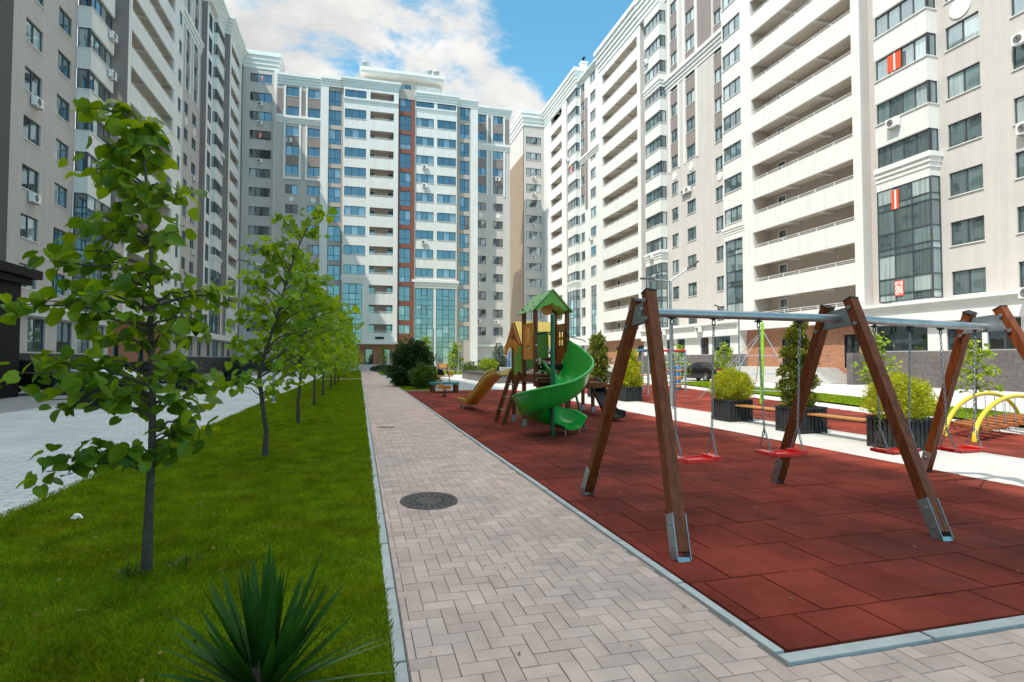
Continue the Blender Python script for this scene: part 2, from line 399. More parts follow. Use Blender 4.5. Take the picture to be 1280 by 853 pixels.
M['glass_blue'] = glass_mat('coated_blue_glass', (.014, .024, .032), (.04, .06, .075), (.18, .23, .25), .19, (.86, .92, .98))

# ------------------------------------------------------------------- camera
cam = bpy.data.cameras.new('camera'); cam.lens = 20.0; cam.sensor_width = 36.0; cam.clip_end = 2000; cam.clip_start = .05
co = bpy.data.objects.new('camera', cam); COL.objects.link(co)
PITCH = math.atan(24 / 711.1)
co.location = (0, 0, 1.6); co.rotation_euler = (PI / 2 + PITCH, 0, R(-15))
scene.camera = co
_f = Vector((math.sin(R(15)) * math.cos(PITCH), math.cos(R(15)) * math.cos(PITCH), math.sin(PITCH)))
_r = Vector((math.cos(R(15)), -math.sin(R(15)), 0)); _u = _r.cross(_f)
def seen(p, margin=70):
    """rough test: is a point inside the photographed frame (plus a margin)?"""
    v = Vector(p) - Vector((0, 0, 1.6)); d = v.dot(_f)
    if d < .3: return False
    x = 640 + 711 * v.dot(_r) / d; y = 426 - 711 * v.dot(_u) / d
    return -margin < x < 1280 + margin and -margin < y < 853 + margin

# -------------------------------------------------------------- sun and sky
SUN = Vector((1.0, .62, -1.85)).normalized()
sl = bpy.data.lights.new('sun', 'SUN'); sl.energy = 2.35; sl.angle = R(.53); sl.color = (1.0, .94, .85)
so = bpy.data.objects.new('sun', sl); COL.objects.link(so); so.location = (-40, -25, 80)
so.rotation_euler = SUN.to_track_quat('-Z', 'Y').to_euler()
w = bpy.data.worlds.new('World'); scene.world = w; w.use_nodes = True
nt = w.node_tree; L = nt.links.new
bg = nt.nodes['Background']; bg.inputs['Strength'].default_value = .15
sky = N(nt, 'ShaderNodeTexSky', sky_type='NISHITA'); sky.sun_disc = False
sky.sun_elevation = math.asin(-SUN.z); sky.sun_rotation = math.atan2(-SUN.x, -SUN.y)
sky.air_density = 1.0; sky.dust_density = .6; sky.ozone_density = 1.5
tint = N(nt, 'ShaderNodeMix', data_type='RGBA', blend_type='MULTIPLY'); tint.inputs[0].default_value = 1.0; tint.inputs[7].default_value = (.44, .80, .74, 1)
L(sky.outputs[0], tint.inputs[6])
tc = N(nt, 'ShaderNodeTexCoord'); sp = N(nt, 'ShaderNodeSeparateXYZ'); L(tc.outputs['Generated'], sp.inputs[0])
zz = N(nt, 'ShaderNodeMath', operation='MAXIMUM', ins={1: .02}); L(sp.outputs[2], zz.inputs[0])
za = N(nt, 'ShaderNodeMath', operation='ADD', ins={1: .22}); L(zz.outputs[0], za.inputs[0])
dx = N(nt, 'ShaderNodeMath', operation='DIVIDE'); L(sp.outputs[0], dx.inputs[0]); L(za.outputs[0], dx.inputs[1])
dy = N(nt, 'ShaderNodeMath', operation='DIVIDE'); L(sp.outputs[1], dy.inputs[0]); L(za.outputs[0], dy.inputs[1])
cb = N(nt, 'ShaderNodeCombineXYZ', ins={2: 3.7}); L(dx.outputs[0], cb.inputs[0]); L(dy.outputs[0], cb.inputs[1])
n1 = N(nt, 'ShaderNodeTexNoise', ins={'Scale': 3.4, 'Detail': 11.0, 'Roughness': .62, 'Distortion': .35}); L(cb.outputs[0], n1.inputs['Vector'])
gapv = Vector((math.sin(R(29)) * math.cos(R(34)), math.cos(R(29)) * math.cos(R(34)), math.sin(R(34))))
dt = N(nt, 'ShaderNodeVectorMath', operation='DOT_PRODUCT'); L(tc.outputs['Generated'], dt.inputs[0]); dt.inputs[1].default_value = gapv
gp = N(nt, 'ShaderNodeMapRange', ins={'From Min': .966, 'From Max': .990, 'To Min': 0.0, 'To Max': -.31}); L(dt.outputs['Value'], gp.inputs['Value'])
fb = N(nt, 'ShaderNodeMapRange', ins={'From Min': -.25, 'From Max': .35, 'To Min': -.13, 'To Max': .13}); L(sp.outputs[1], fb.inputs['Value'])
s1 = N(nt, 'ShaderNodeMath', operation='ADD'); L(n1.outputs['Fac'], s1.inputs[0]); L(gp.outputs['Result'], s1.inputs[1])
ov = N(nt, 'ShaderNodeMapRange', ins={'From Min': .66, 'From Max': .86, 'To Min': 0.0, 'To Max': .16}); L(sp.outputs[2], ov.inputs['Value'])  # extra cloud overhead, out of view, added to raise skylight in the shade
s3 = N(nt, 'ShaderNodeMath', operation='ADD'); L(fb.outputs['Result'], s3.inputs[0]); L(ov.outputs['Result'], s3.inputs[1])
s2 = N(nt, 'ShaderNodeMath', operation='ADD'); L(s1.outputs[0], s2.inputs[0]); L(s3.outputs[0], s2.inputs[1])
mk = N(nt, 'ShaderNodeMapRange', interpolation_type='SMOOTHSTEP', ins={'From Min': .46, 'From Max': .62}); L(s2.outputs[0], mk.inputs['Value'])
n2 = N(nt, 'ShaderNodeTexNoise', ins={'Scale': 3.6, 'Detail': 7.0, 'Roughness': .55}); L(cb.outputs[0], n2.inputs['Vector'])
cl = N(nt, 'ShaderNodeMix', data_type='RGBA'); cl.inputs[6].default_value = (1.75, 1.8, 1.8, 1); cl.inputs[7].default_value = (3.0, 2.95, 2.85, 1)
cm = N(nt, 'ShaderNodeMapRange', ins={'From Min': .36, 'From Max': .66}); L(n2.outputs['Fac'], cm.inputs['Value']); L(cm.outputs['Result'], cl.inputs[0])
sd = N(nt, 'ShaderNodeVectorMath', operation='DOT_PRODUCT'); L(tc.outputs['Generated'], sd.inputs[0]); sd.inputs[1].default_value = -SUN
sg = N(nt, 'ShaderNodeMapRange', ins={'From Min': .25, 'From Max': .95, 'To Min': 1.0, 'To Max': 4.4}); L(sd.outputs['Value'], sg.inputs['Value'])  # unseen clouds around the sun brightened to add soft fill in the shade
cs = N(nt, 'ShaderNodeVectorMath', operation='SCALE'); L(cl.outputs[2], cs.inputs[0]); L(sg.outputs['Result'], cs.inputs['Scale'])
sm = N(nt, 'ShaderNodeMix', data_type='RGBA'); L(mk.outputs['Result'], sm.inputs[0]); L(tint.outputs[2], sm.inputs[6]); L(cs.outputs[0], sm.inputs[7])
L(sm.outputs[2], bg.inputs['Color'])
vs = scene.view_settings; vs.view_transform = 'Standard'; vs.look = 'None'; vs.exposure = 1.2; vs.gamma = 1.0; vs.use_curve_mapping = False
scene.cycles.max_bounces = 6; scene.cycles.diffuse_bounces = 3; scene.cycles.glossy_bounces = 3; scene.cycles.transmission_bounces = 4; scene.cycles.transparent_max_bounces = 6
scene.cycles.use_denoising = True
# =================================================================== GROUND
def sheet(name, x0, x1, y0, y1, z, m, kind='structure'):
    b = MB(); b.poly([(x0, y0, z), (x1, y0, z), (x1, y1, z), (x0, y1, z)])
    return tag(b.build(name, m), kind=kind)
def polysheet(name, pts, z, m):
    b = MB(); b.poly([(p[0], p[1], z) for p in pts])
    return tag(b.build(name, m), kind='structure')

sheet('ground', -400, 400, -300, 500, -.06, M['asphalt_light'])
sheet('road', -60, -10.5, -60, 140, -.045, M['roadgrey'])
sheet('left_pavement', -10.5, -3.62, -20, 90, -.02, M['leftpave'])
sheet('plaza', 2.4, 30, 46, 64, -.030, M['plaza'])
sheet('grey_pad', 3.9, 8.6, 30.15, 46, -.012, M['greypad'])
sheet('concrete_strip', 8.12, 10.4, 2.7, 46, -.006, M['concrete'])
sheet('cross_path', -3.5, .17, 49.6, 52.0, -.012, M['concrete'])

def blocks(name, rects, z, m, gap=.004, ch=.004, drop=.006, kind='structure', jit=0.0, rng=None):
    """many separate flat blocks (pavers, rubber tiles) with chamfered edges in one mesh"""
    a = np.array(rects, dtype=np.float64)
    n = len(a)
    x0, x1, y0, y1 = a[:, 0] + gap / 2, a[:, 1] - gap / 2, a[:, 2] + gap / 2, a[:, 3] - gap / 2
    zz = np.full(n, z)
    if jit: zz = zz + rng.normal(0, jit, n)
    v = np.zeros((n, 8, 3))
    for i, (xx, yy) in enumerate(((x0, y0), (x1, y0), (x1, y1), (x0, y1))):
        v[:, i, 0] = xx; v[:, i, 1] = yy; v[:, i, 2] = zz - drop
    for i, (xx, yy) in enumerate(((x0 + ch, y0 + ch), (x1 - ch, y0 + ch), (x1 - ch, y1 - ch), (x0 + ch, y1 - ch))):
        v[:, 4 + i, 0] = xx; v[:, 4 + i, 1] = yy; v[:, 4 + i, 2] = zz
    f = np.array([(4, 5, 6, 7), (0, 1, 5, 4), (1, 2, 6, 5), (2, 3, 7, 6), (3, 0, 4, 7)])
    fl = (f[None] + (np.arange(n) * 8)[:, None, None]).reshape(-1)
    return tag(link(name, np_mesh(name, v.reshape(-1, 3), fl, np.full(n * 5, 4), m)), kind=kind)

rng = np.random.default_rng(3)
# herringbone pavers of the path and of the apron in front of the playground
BR = .103; BY = .116
def herring(x0, x1, y0, y1):
    out = []
    i0, i1 = int(y0 / BY) - 3, int(y1 / BY) + 3
    for i in range(i0, i1):
        xa = i * BR
        j0 = int((x0 - xa) / (4 * BR)) - 2; j1 = int((x1 - xa) / (4 * BR)) + 2
        for j in range(j0, j1):
            bx = xa + j * 4 * BR
            for (u0, u1, v0, v1) in ((bx, bx + 2 * BR, i * BY, (i + 1) * BY), (bx + 3 * BR, bx + 4 * BR, i * BY, (i + 2) * BY)):
                u0, u1 = max(u0, x0), min(u1, x1); v0, v1 = max(v0, y0), min(v1, y1)
                if u1 - u0 > .022 and v1 - v0 > .022: out.append((u0, u1, v0, v1))
    return out
sheet('path_bed', .26, 2.19, -3, 90.2, -.012, M['joint'])
sheet('apron_bed', 2.19, 14, -3, 2.56, -.0125, M['joint'])
blocks('path', herring(.265, 2.185, -2.5, 88.2), 0, M['paver'], gap=.003, ch=.002, drop=.004, jit=.0009, rng=rng)
blocks('apron', herring(2.185, 12, -2.5, 2.555), 0, M['paver'], gap=.003, ch=.002, drop=.004, jit=.0009, rng=rng)

def kerb_run(rects, along):
    out = []
    for (x0, x1, y0, y1) in rects:
        if along == 'y':
            y = y0
            while y < y1: out.append((x0, x1, y, min(y + 1.0, y1))); y += 1.0
        else:
            x = x0
            while x < x1: out.append((x, min(x + 1.0, x1), y0, y1)); x += 1.0
    return out
KR = kerb_run([(.175, .262, -2.9, 88), (2.188, 2.268, 2.665, 30.1), (2.188, 2.268, 30.1, 46), (2.188, 2.268, 64, 88), (-3.62, -3.49, -8.5, 49.6), (-3.62, -3.49, 52, 88)], 'y') + \
     kerb_run([(2.188, 12.2, 2.56, 2.665), (2.27, 3.9, 30.02, 30.13), (3.9, 8.1, 30.02, 30.13)], 'x')
blocks('kerb', KR, .012, M['kerb'], gap=.006, ch=.008, drop=.05, jit=.0015, rng=rng)

# red rubber tiles, running bond
def rubber(x0, xmax, y0, y1):
    out = []; k = 0; y = y0 - .24
    while y < y1 - .02:
        x = x0 + (.355 if k % 2 == 0 else .115) - .48; xm = xmax(y)
        while x < xm:
            a, b_ = max(x, x0), min(x + .48, xm)
            if b_ - a > .03: out.append((a, b_, max(y, y0), min(y + .61, y1)))
            x += .48
        y += .61; k += 1
    return out
sheet('playground_bed', 2.27, 8.12, 2.67, 30.02, -.03, M['rubber_joint'])
blocks('playground_surface', rubber(2.295, lambda y: 8.12, 2.69, 30.0), .002, M['rubber'], gap=.004, ch=.005, drop=.02, jit=.0014, rng=rng)
X2 = lambda y: 14.5 + .215 * (y - 11.9)
polysheet('second_bed', [(10.4, 2.7), (X2(2.7), 2.7), (X2(34), 34), (10.4, 34)], -.03, M['rubber_joint'])
blocks('second_playground_surface', rubber(10.42, X2, 2.7, 34), .002, M['rubber'], gap=.005, ch=.005, drop=.02, jit=.001, rng=rng)
b = MB(); b.box(10.36, 10.42, 2.7, 34, -.05, .006); tag(b.build('strip_edge', M['kerb']), kind='structure')
# lawns
sheet('lawn', -3.49, .18, -6, 49.6, 0, M['lawn'])
sheet('far_lawn', -3.49, .18, 52, 88, 0, M['lawn'])
sheet('bush_lawn', 2.27, 3.9, 30.13, 46, .002, M['lawn'])
sheet('back_lawn', 2.27, 24, 64, 85, .004, M['lawn'])
LS = lambda y: 16.45 + .22 * (y - 13.6)
polysheet('lawn_strip', [(LS(4), 4), (LS(4) + 2.8, 4), (LS(38) + 3.6, 38), (LS(38), 38)], .003, M['lawn'])

def grass(name, n, x0, x1, ya, yb, hmin, hmax, wfun, power=1.0, zbase=0.0, xf=None, seed=1):
    r = np.random.default_rng(seed)
    u = r.random(n)
    y = ya * (yb / ya) ** (u ** power)          # denser towards the near end
    x = x0 + (x1 - x0) * r.random(n)
    if xf is not None: x = xf(y, r.random(n))
    h = hmin + (hmax - hmin) * r.random(n) ** 1.6
    # tufts: taller, denser islands
    t = np.sin(x * 3.1 + 1.3 * np.sin(y * 1.7)) * np.sin(y * 2.3 + 1.1 * np.sin(x * 2.1))
    h *= 1 + .35 * t
    a = r.random(n) * 2 * PI; wd = wfun(y) * (0.7 + .6 * r.random(n))
    la = r.random(n) * 2 * PI; ln = h * (.25 + .6 * r.random(n))
    v = np.zeros((n, 4, 3))
    cx, sx = np.cos(a) * wd / 2, np.sin(a) * wd / 2
    v[:, 0] = np.stack([x - cx, y - sx, np.full(n, zbase)], 1)
    v[:, 1] = np.stack([x + cx, y + sx, np.full(n, zbase)], 1)
    mx, my = x + np.cos(la) * ln * .35, y + np.sin(la) * ln * .35
    v[:, 2] = np.stack([mx + cx * .7, my + sx * .7, zbase + h * .6], 1)
    v[:, 3] = np.stack([x + np.cos(la) * ln, y + np.sin(la) * ln, zbase + h], 1)
    # two faces: lower quad-ish triangle pair
    f = np.array([(0, 1, 2), (0, 2, 3)])
    fl = (f[None] + (np.arange(n) * 4)[:, None, None]).reshape(-1)
    return tag(link(name, np_mesh(name, v.reshape(-1, 3), fl, np.full(n * 2, 3), M['grass_blade'])), kind='stuff')
grass('grass', 230000, -3.55, .195, 1.5, 30, .022, .058, lambda y: .0035 + .0011 * y, 1.12, seed=5)
grass('lawn_grass', 26000, -3.5, .17, 29.5, 49.5, .03, .075, lambda y: .012 + .0011 * y, 1.0, seed=15)
grass('far_grass', 16000, -3.5, .17, 52, 88, .04, .1, lambda y: .02 + .0012 * y, 1.0, seed=16)
grass('strip_grass', 9000, 0, 0, 8, 36, .03, .07, lambda y: .02 + .001 * y, .6, xf=lambda y, u: LS(y) + u * 2.9, seed=6)
grass('bush_grass', 5000, 2.3, 3.85, 30.2, 45, .03, .08, lambda y: .03 + 0 * y, 1, seed=7)
grass('back_grass', 6000, 2.3, 23, 64, 84, .05, .12, lambda y: .06 + 0 * y, 1, seed=8)

# cast iron manhole cover in the path
b = MB()
b.lathe([(0, .004), (.10, .004), (.105, .008), (.12, .008), (.125, .004), (.27, .004), (.275, .009), (.305, .009), (.31, -.004)], 40, mat=0)
for k in range(20):
    a = k * 2 * PI / 20
    for rr in (.155, .2, .245):
        p = Vector((math.cos(a) * rr, math.sin(a) * rr, .006)); b.obox(p - Vector((math.cos(a), math.sin(a), 0)) * .014, p + Vector((math.cos(a), math.sin(a), 0)) * .014, .022, .008)
mh = b.build('manhole_cover', M['iron'], loc=(.78, 6.56, .0015)); mh.scale = (1.06, 1.32, 1)
tag(mh, 'round cast iron manhole cover set in the pink-grey paved path near the camera', 'manhole cover')
b = MB(); b.lathe([(0, .004), (.25, .004), (.3, .008), (.31, -.004)], 24)
tag(b.build('manhole_cover', M['iron'], loc=(.95, 70, .0015)), 'small distant manhole cover in the path before the brick entrance', 'manhole cover')

# scrap of paper on the lawn
b = MB(); r = random.Random(4)
pts = [(math.cos(a) * (.05 + .02 * r.random()), math.sin(a) * (.032 + .015 * r.random())) for a in [k * PI / 5 for k in range(10)]]
top = [(p[0] * .55, p[1] * .55, .03 + .02 * r.random()) for p in pts]
for k in range(10):
    q = (k + 1) % 10
    b.poly([(*pts[k], .005), (*pts[q], .005), top[q], top[k]])
b.poly(top)
tag(b.build('paper_scrap', M['litter'], loc=(-2.72, 6.69, .015)), 'crumpled white scrap of paper lying on the grass left of the nearest tree', 'litter')
# ================================================================ BUILDINGS
BG = 'apartment buildings around the courtyard'
_wcache = {}
def win_unit(w, h, cols, sill, transom, gm, fm):
    """frame mesh and pane mesh of one window, centred, facing -y"""
    key = (round(w, 2), round(h, 2), cols, sill, transom, gm, fm)
    if key in _wcache: return _wcache[key]
    f = MB(); g = MB(); t = .065; hw, hh = w / 2, h / 2
    f.box(-hw, hw, -.03, .05, hh - t, hh); f.box(-hw, hw, -.03, .05, -hh, -hh + t)
    f.box(-hw, -hw + t, -.03, .05, -hh + t, hh - t); f.box(hw - t, hw, -.03, .05, -hh + t, hh - t)
    zs = [-hh + t, hh - t] if not transom else [-hh + t, -hh + transom, hh - t]
    if transom: f.box(-hw + t, hw - t, -.026, .046, -hh + transom - .03, -hh + transom + .03)
    us = [-hw + t + (w - 2 * t) * i / cols for i in range(cols + 1)]
    for i in range(1, cols): f.box(us[i] - .045, us[i] + .045, -.028, .048, -hh + t, hh - t)
    rr = random.Random(zlib.crc32(repr(key).encode()))
    for i in range(cols):
        for j in range(len(zs) - 1):
            a = rr.uniform(-.004, .004); c = rr.uniform(-.004, .004)
            g.poly([(us[i], .01 + a, zs[j]), (us[i + 1], .01 - a, zs[j]), (us[i + 1], .01 - a + c, zs[j + 1]), (us[i], .01 + a + c, zs[j + 1])])
    if sill: f.box(-hw - .04, hw + .04, -.2, .03, -hh - .05, -hh, 1)
    r = (f.mesh('window', [M[fm], M['trim']]), g.mesh('pane', M[gm]), f, g)
    _wcache[key] = r
    return r

class Block:
    """a facade building; local x runs along the facade, -y is outward, root at its base"""
    def __init__(self, loc, rz, label, gm='glass'):
        self.rz = rz
        self.root = empty('apartment_building', loc, rz, label, 'building', BG)
        self.mw = Matrix.Translation(loc) @ Matrix.Rotation(rz, 4, 'Z')
        self.wins = []; self.gm = gm
    # wall pieces -----------------------------------------------------------
    def panel(self, b, a0, a1, z0, z1, d, holes=(), reveal=.18, mat=0, side=None, rm=None):
        """pierced wall at distance d outward. side: None front; ('x', u) a side wall at local x=u, a is then the outward distance"""
        rm = mat if rm is None else rm
        def P(a, z, dep):
            if side is None: return (a, -(d - dep), z)
            return (side[1] - side[2] * dep, -a, z)
        us = sorted({a0, a1} | {h[0] for h in holes} | {h[1] for h in holes})
        zs = sorted({z0, z1} | {h[2] for h in holes} | {h[3] for h in holes})
        us = [u for u in us if a0 - 1e-6 <= u <= a1 + 1e-6]; zs = [z for z in zs if z0 - 1e-6 <= z <= z1 + 1e-6]
        flip = side is not None and side[2] > 0
        def q(p):
            b.poly(p if not flip else list(reversed(p)), mat)
        for i in range(len(us) - 1):
            for j in range(len(zs) - 1):
                cu, cz = (us[i] + us[i + 1]) / 2, (zs[j] + zs[j + 1]) / 2
                if any(h[0] < cu < h[1] and h[2] < cz < h[3] for h in holes): continue
                q([P(us[i], zs[j], 0), P(us[i + 1], zs[j], 0), P(us[i + 1], zs[j + 1], 0), P(us[i], zs[j + 1], 0)])
        for h in holes:
            u0, u1, s0, s1 = h[:4]; rv = h[4] if len(h) > 4 else reveal
            for pa in ([P(u0, s0, 0), P(u0, s1, 0), P(u0, s1, rv), P(u0, s0, rv)], [P(u1, s0, 0), P(u1, s0, rv), P(u1, s1, rv), P(u1, s1, 0)],
                       [P(u0, s0, 0), P(u0, s0, rv), P(u1, s0, rv), P(u1, s0, 0)], [P(u0, s1, 0), P(u1, s1, 0), P(u1, s1, rv), P(u0, s1, rv)]):
                b.poly(pa, rm)
    def wall(self, name, u0, u1, z0, z1, d, holes, m, back=0.0, reveal=.18, sides=(1, 1), top=True, sm=None, rm=None):
        b = MB()
        mats = [M[m], M[sm] if sm else M[m], M[rm] if rm else M[m]]
        self.panel(b, u0, u1, z0, z1, d, holes, reveal, 0, rm=2)
        if d > back:
            if sides[0]: b.poly([(u0, -back, z0), (u0, -d, z0), (u0, -d, z1), (u0, -back, z1)], 1)
            if sides[1]: b.poly([(u1, -d, z0), (u1, -back, z0), (u1, -back, z1), (u1, -d, z1)], 1)
            if top: b.poly([(u0, -d, z1), (u1, -d, z1), (u1, -back, z1), (u0, -back, z1)], 0)
            b.poly([(u0, -back, z0), (u1, -back, z0), (u1, -d, z0), (u0, -d, z0)], 0)
        return b.build(name, mats, self.root)
    # openings --------------------------------------------------------------
    def win(self, u0, u1, z0, z1, d, cols=2, sill=True, transom=0, gm=None, fm='frame', rot=0.0, pos=None):
        c = pos if pos else ((u0 + u1) / 2, -(d - .13), (z0 + z1) / 2)
        wpt = self.mw @ Vector(c)
        if not seen(wpt): return
        self.wins.append(((u1 - u0) * (z1 - z0) / wpt.length ** 2, u1 - u0, z1 - z0, cols, sill, transom, gm or self.gm, fm, c, rot))
    def flush(self, cap=98):
        self.wins.sort(key=lambda t: -t[0])
        rest = MB(); rm = []
        for i, (a, w, h, cols, sill, tr, gm, fm, c, rot) in enumerate(self.wins):
            fme, pme, f, g = win_unit(w, h, cols, sill, tr, gm, fm)
            if i < cap:
                o = link('window', fme, self.root, c, (0, 0, rot)); link('pane', pme, o)
            else:
                mtx = Matrix.Translation(c) @ Matrix.Rotation(rot, 4, 'Z')
                names = [fm, 'trim', gm]
                for nme in names:
                    if nme not in rm: rm.append(nme)
                ix = [rm.index(x) for x in names]
                for src, k in ((f, None), (g, 2)):
                    n = len(rest.v); rest.v.extend([tuple(mtx @ Vector(p)) for p in src.v])
                    for fc, mi in zip(src.f, src.m):
                        rest.f.append(tuple(x + n for x in fc)); rest.m.append(ix[k] if k is not None else ix[mi]); rest.s.append(False)
        if rest.f:
            o = rest.build('far_window', [M[x] for x in rm], self.root); o['kind'] = 'stuff'
    def balcony(self, u0, u1, z0, z1, d, depth=1.5, door=None, beam=True, rails=2):
        """recess behind an opening: floor, ceiling, sides, back wall; railing and door as sub-parts"""
        mid = self.mw @ Vector(((u0 + u1) / 2, -d, (z0 + z1) / 2))
        ends = [self.mw @ Vector((u, -d, (z0 + z1) / 2)) for u in (u0, u1)]
        if not any(seen(p, 90) for p in ends + [mid]): return
        b = MB(); fz = z0 - .35; y0 = -(d - .2); y1 = -(d - .2 - depth); cz = z1
        e0, e1 = u0 - .0, u1 + .0
        b.poly([(e0, y1, fz), (e1, y1, fz), (e1, y1, cz + .25), (e0, y1, cz + .25)], 0)
        b.poly([(e0, y0, fz), (e0, y1, fz), (e0, y1, cz + .25), (e0, y0, cz + .25)], 0)
        b.poly([(e1, y1, fz), (e1, y0, fz), (e1, y0, cz + .25), (e1, y1, cz + .25)], 0)
        b.poly([(e0, y0, cz + .25), (e0, y1, cz + .25), (e1, y1, cz + .25), (e1, y0, cz + .25)], 1)
        b.poly([(e0, y1, fz), (e0, y0, fz), (e1, y0, fz), (e1, y1, fz)], 1)
        b.poly([(e0, y0, fz), (e0, y0 - .002, z0), (e1, y0 - .002, z0), (e1, y0, fz)], 1)
        if beam:
            for k in ((.5,) if u1 - u0 < 8 else (.34, .67)):
                u = u0 + (u1 - u0) * k; b.box(u - .12, u + .12, y0 + .003, y1 - .003, cz + .02, cz + .248, 2)
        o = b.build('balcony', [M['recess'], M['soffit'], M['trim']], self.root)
        r = MB(); ry = -(d - .12); hz = z0 + .27
        r.tube([(u0 + .01, ry, hz), (u1 - .01, ry, hz)], .022, 6)
        if rails > 1: r.tube([(u0 + .01, ry, z0 + .13), (u1 - .01, ry, z0 + .13)], .014, 5)
        n = max(2, int((u1 - u0) / 1.6))
        for k in range(n + 1):
            u = u0 + .03 + (u1 - u0 - .06) * k / n
            r.box(u - .018, u + .018, ry - .018, ry + .018, z0 - .02, hz)
        r.build('railing', M['whiteframe'], o)
        if door:
            for du in door:
                q = MB(); u = u0 + (u1 - u0) * du; zt = cz + .02
                q.box(u - .5, u - .42, y1 - .06, y1 - .003, fz + .01, zt); q.box(u + .42, u + .5, y1 - .06, y1 - .003, fz + .01, zt)
                q.box(u - .42, u + .42, y1 - .06, y1 - .003, zt - .08, zt); q.box(u - .42, u + .42, y1 - .055, y1 - .003, fz + .95, fz + 1.05)
                q.poly([(u - .42, y1 - .02, fz + .01), (u + .42, y1 - .02, fz + .01), (u + .42, y1 - .02, zt - .08), (u - .42, y1 - .02, zt - .08)], 1)
                q.build('door', [M['whiteframe'], M['glass_dark']], o)
    def curtain(self, u0, u1, z0, z1, d, cols, rows, gm=None, depth=.12, near=None, dback=0.0):
        """glazed curtain wall with mullion grid; rows: list of z of the transoms; near: also glaze the side at u=near"""
        f = MB(); g = MB(); y = -d
        us = [u0 + (u1 - u0) * i / cols for i in range(cols + 1)]
        zs = [z0] + list(rows) + [z1]
        for u in us: f.box(u - .035, u + .035, y - .03, y + .05, z0, z1)
        for z in zs: f.box(u0 + .035, u1 - .035, y - .027, y + .045, z - .035, z + .035)
        rr = random.Random(int(u0 * 100) + int(z0 * 10))
        def cell(p):
            g.poly(p)
        for i in range(cols):
            for j in range(len(zs) - 1):
                a = rr.uniform(-.005, .005)
                cell([(us[i], y + .01 + a, zs[j]), (us[i + 1], y + .01 - a, zs[j]), (us[i + 1], y + .01 - a, zs[j + 1]), (us[i], y + .01 + a, zs[j + 1])])
        if near is not None:
            sgn = 1 if near > (u0 + u1) / 2 else -1
            x = near - sgn * .01
            for z in zs: f.box(near - .03, near + .03, y + .05, -dback - .03, z - .035, z + .035)
            f.box(near - .03, near + .03, -dback - .07, -dback, z0, z1)
            for j in range(len(zs) - 1):
                p = [(x, y + .05, zs[j]), (x, -dback, zs[j]), (x, -dback, zs[j + 1]), (x, y + .05, zs[j + 1])]
                cell(p if sgn > 0 else list(reversed(p)))
        o = f.build('curtain_wall', M['frame'], self.root); g.build('pane', M[gm or self.gm], o)
        return o
    def cornice(self, u0, u1, z0, z1, d, m='trim', steps=4, out=.45, ends=(1, 1), back=-.3):
        b = MB(); h = (z1 - z0) / steps
        for k in range(steps):
            o = out * ((k + 1) / steps) ** 1.3
            e0, e1 = (o if ends[0] else 0), (o if ends[1] else 0)
            b.box(u0 - e0, u1 + e1, -(d + o), -back, z0 + k * h + (.002 if k else 0), z0 + (k + 1) * h)
        return b.build('cornice', M[m], self.root)
    def roundel(self, u, z, d, r=.42, m='trim'):
        b = MB(); n = 24
        ring = [(u + r * math.cos(k * 2 * PI / n), z + r * math.sin(k * 2 * PI / n)) for k in range(n)]
        b.poly([(x, -(d + .06), zz) for x, zz in ring])
        for k in range(n):
            p, q = ring[k], ring[(k + 1) % n]
            b.poly([(p[0], -d, p[1]), (q[0], -d, q[1]), (q[0], -(d + .06), q[1]), (p[0], -(d + .06), p[1])])
        b.build('roundel', M[m], self.root)
    def strip(self, name, u0, u1, z0, z1, d, dback, m):
        b = MB(); b.box(u0, u1, -d, -dback, z0, z1); return b.build(name, M[m], self.root)

# one air conditioner outdoor unit, local: back at y=0, outward -y
def ac_meshes():
    b = MB()
    b.box(-.4, .4, -.34, -.06, -.28, .28, 0)
    b.lathe([(0, 0), (.2, 0), (.215, .015), (.215, .0)], 20, mat=1)
    for i in range(len(b.v) - 80, len(b.v)):
        x, y, z = b.v[i]; b.v[i] = (x - .1, -.342 - z, y)
    b.box(-.35, -.31, -.34, 0, -.33, -.283, 2); b.box(.31, .35, -.34, 0, -.33, -.283, 2)
    body = b.mesh('body', [M['acwhite'], M['acdark'], M['steel']])
    g = MB()
    for rr in (.07, .13, .19):
        n = 20
        g.tube([(-.1 + rr * math.cos(k * 2 * PI / n), -.362, rr * math.sin(k * 2 * PI / n)) for k in range(n + 1)], .006, 4)
    return body, g.mesh('grille', M['acwhite'])
AC_BODY, AC_GRILLE = ac_meshes()
def air_con(block, u, z, d, label, s=1.0):
    loc = block.mw @ Vector((u, -d, z))
    o = empty('air_conditioner', loc, block.rz, label, 'air conditioner', 'air conditioners on the facades')
    o.scale = (s, s, s)
    link('body', AC_BODY, o); link('grille', AC_GRILLE, o)

S = 2.96
# ------------------------------------------------ near block on the right side
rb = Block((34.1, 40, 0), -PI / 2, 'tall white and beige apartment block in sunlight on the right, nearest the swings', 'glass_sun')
U = lambda y: 40 - y            # world y -> local x
def rz0(k): return 5.45 + S * k
def rz1(k): return 6.87 + S * k
H = 43.4
# beige wall with single windows
hol = []
for (ya, yb_) in ((20.25, 22.3), (23.95, 25.87), (14.2, 16.2), (10.5, 12.5)):
    for k in range(13): hol.append((U(yb_), U(ya), rz0(k), rz1(k)))
rb.wall('wall', U(26.4), U(4), 5.25, H, 0, hol, 'beige', back=-.3)
for k in range(13):
    for (ya, yb_) in ((20.25, 22.3), (23.95, 25.87)): rb.win(U(yb_), U(ya), rz0(k), rz1(k), 0, 2)
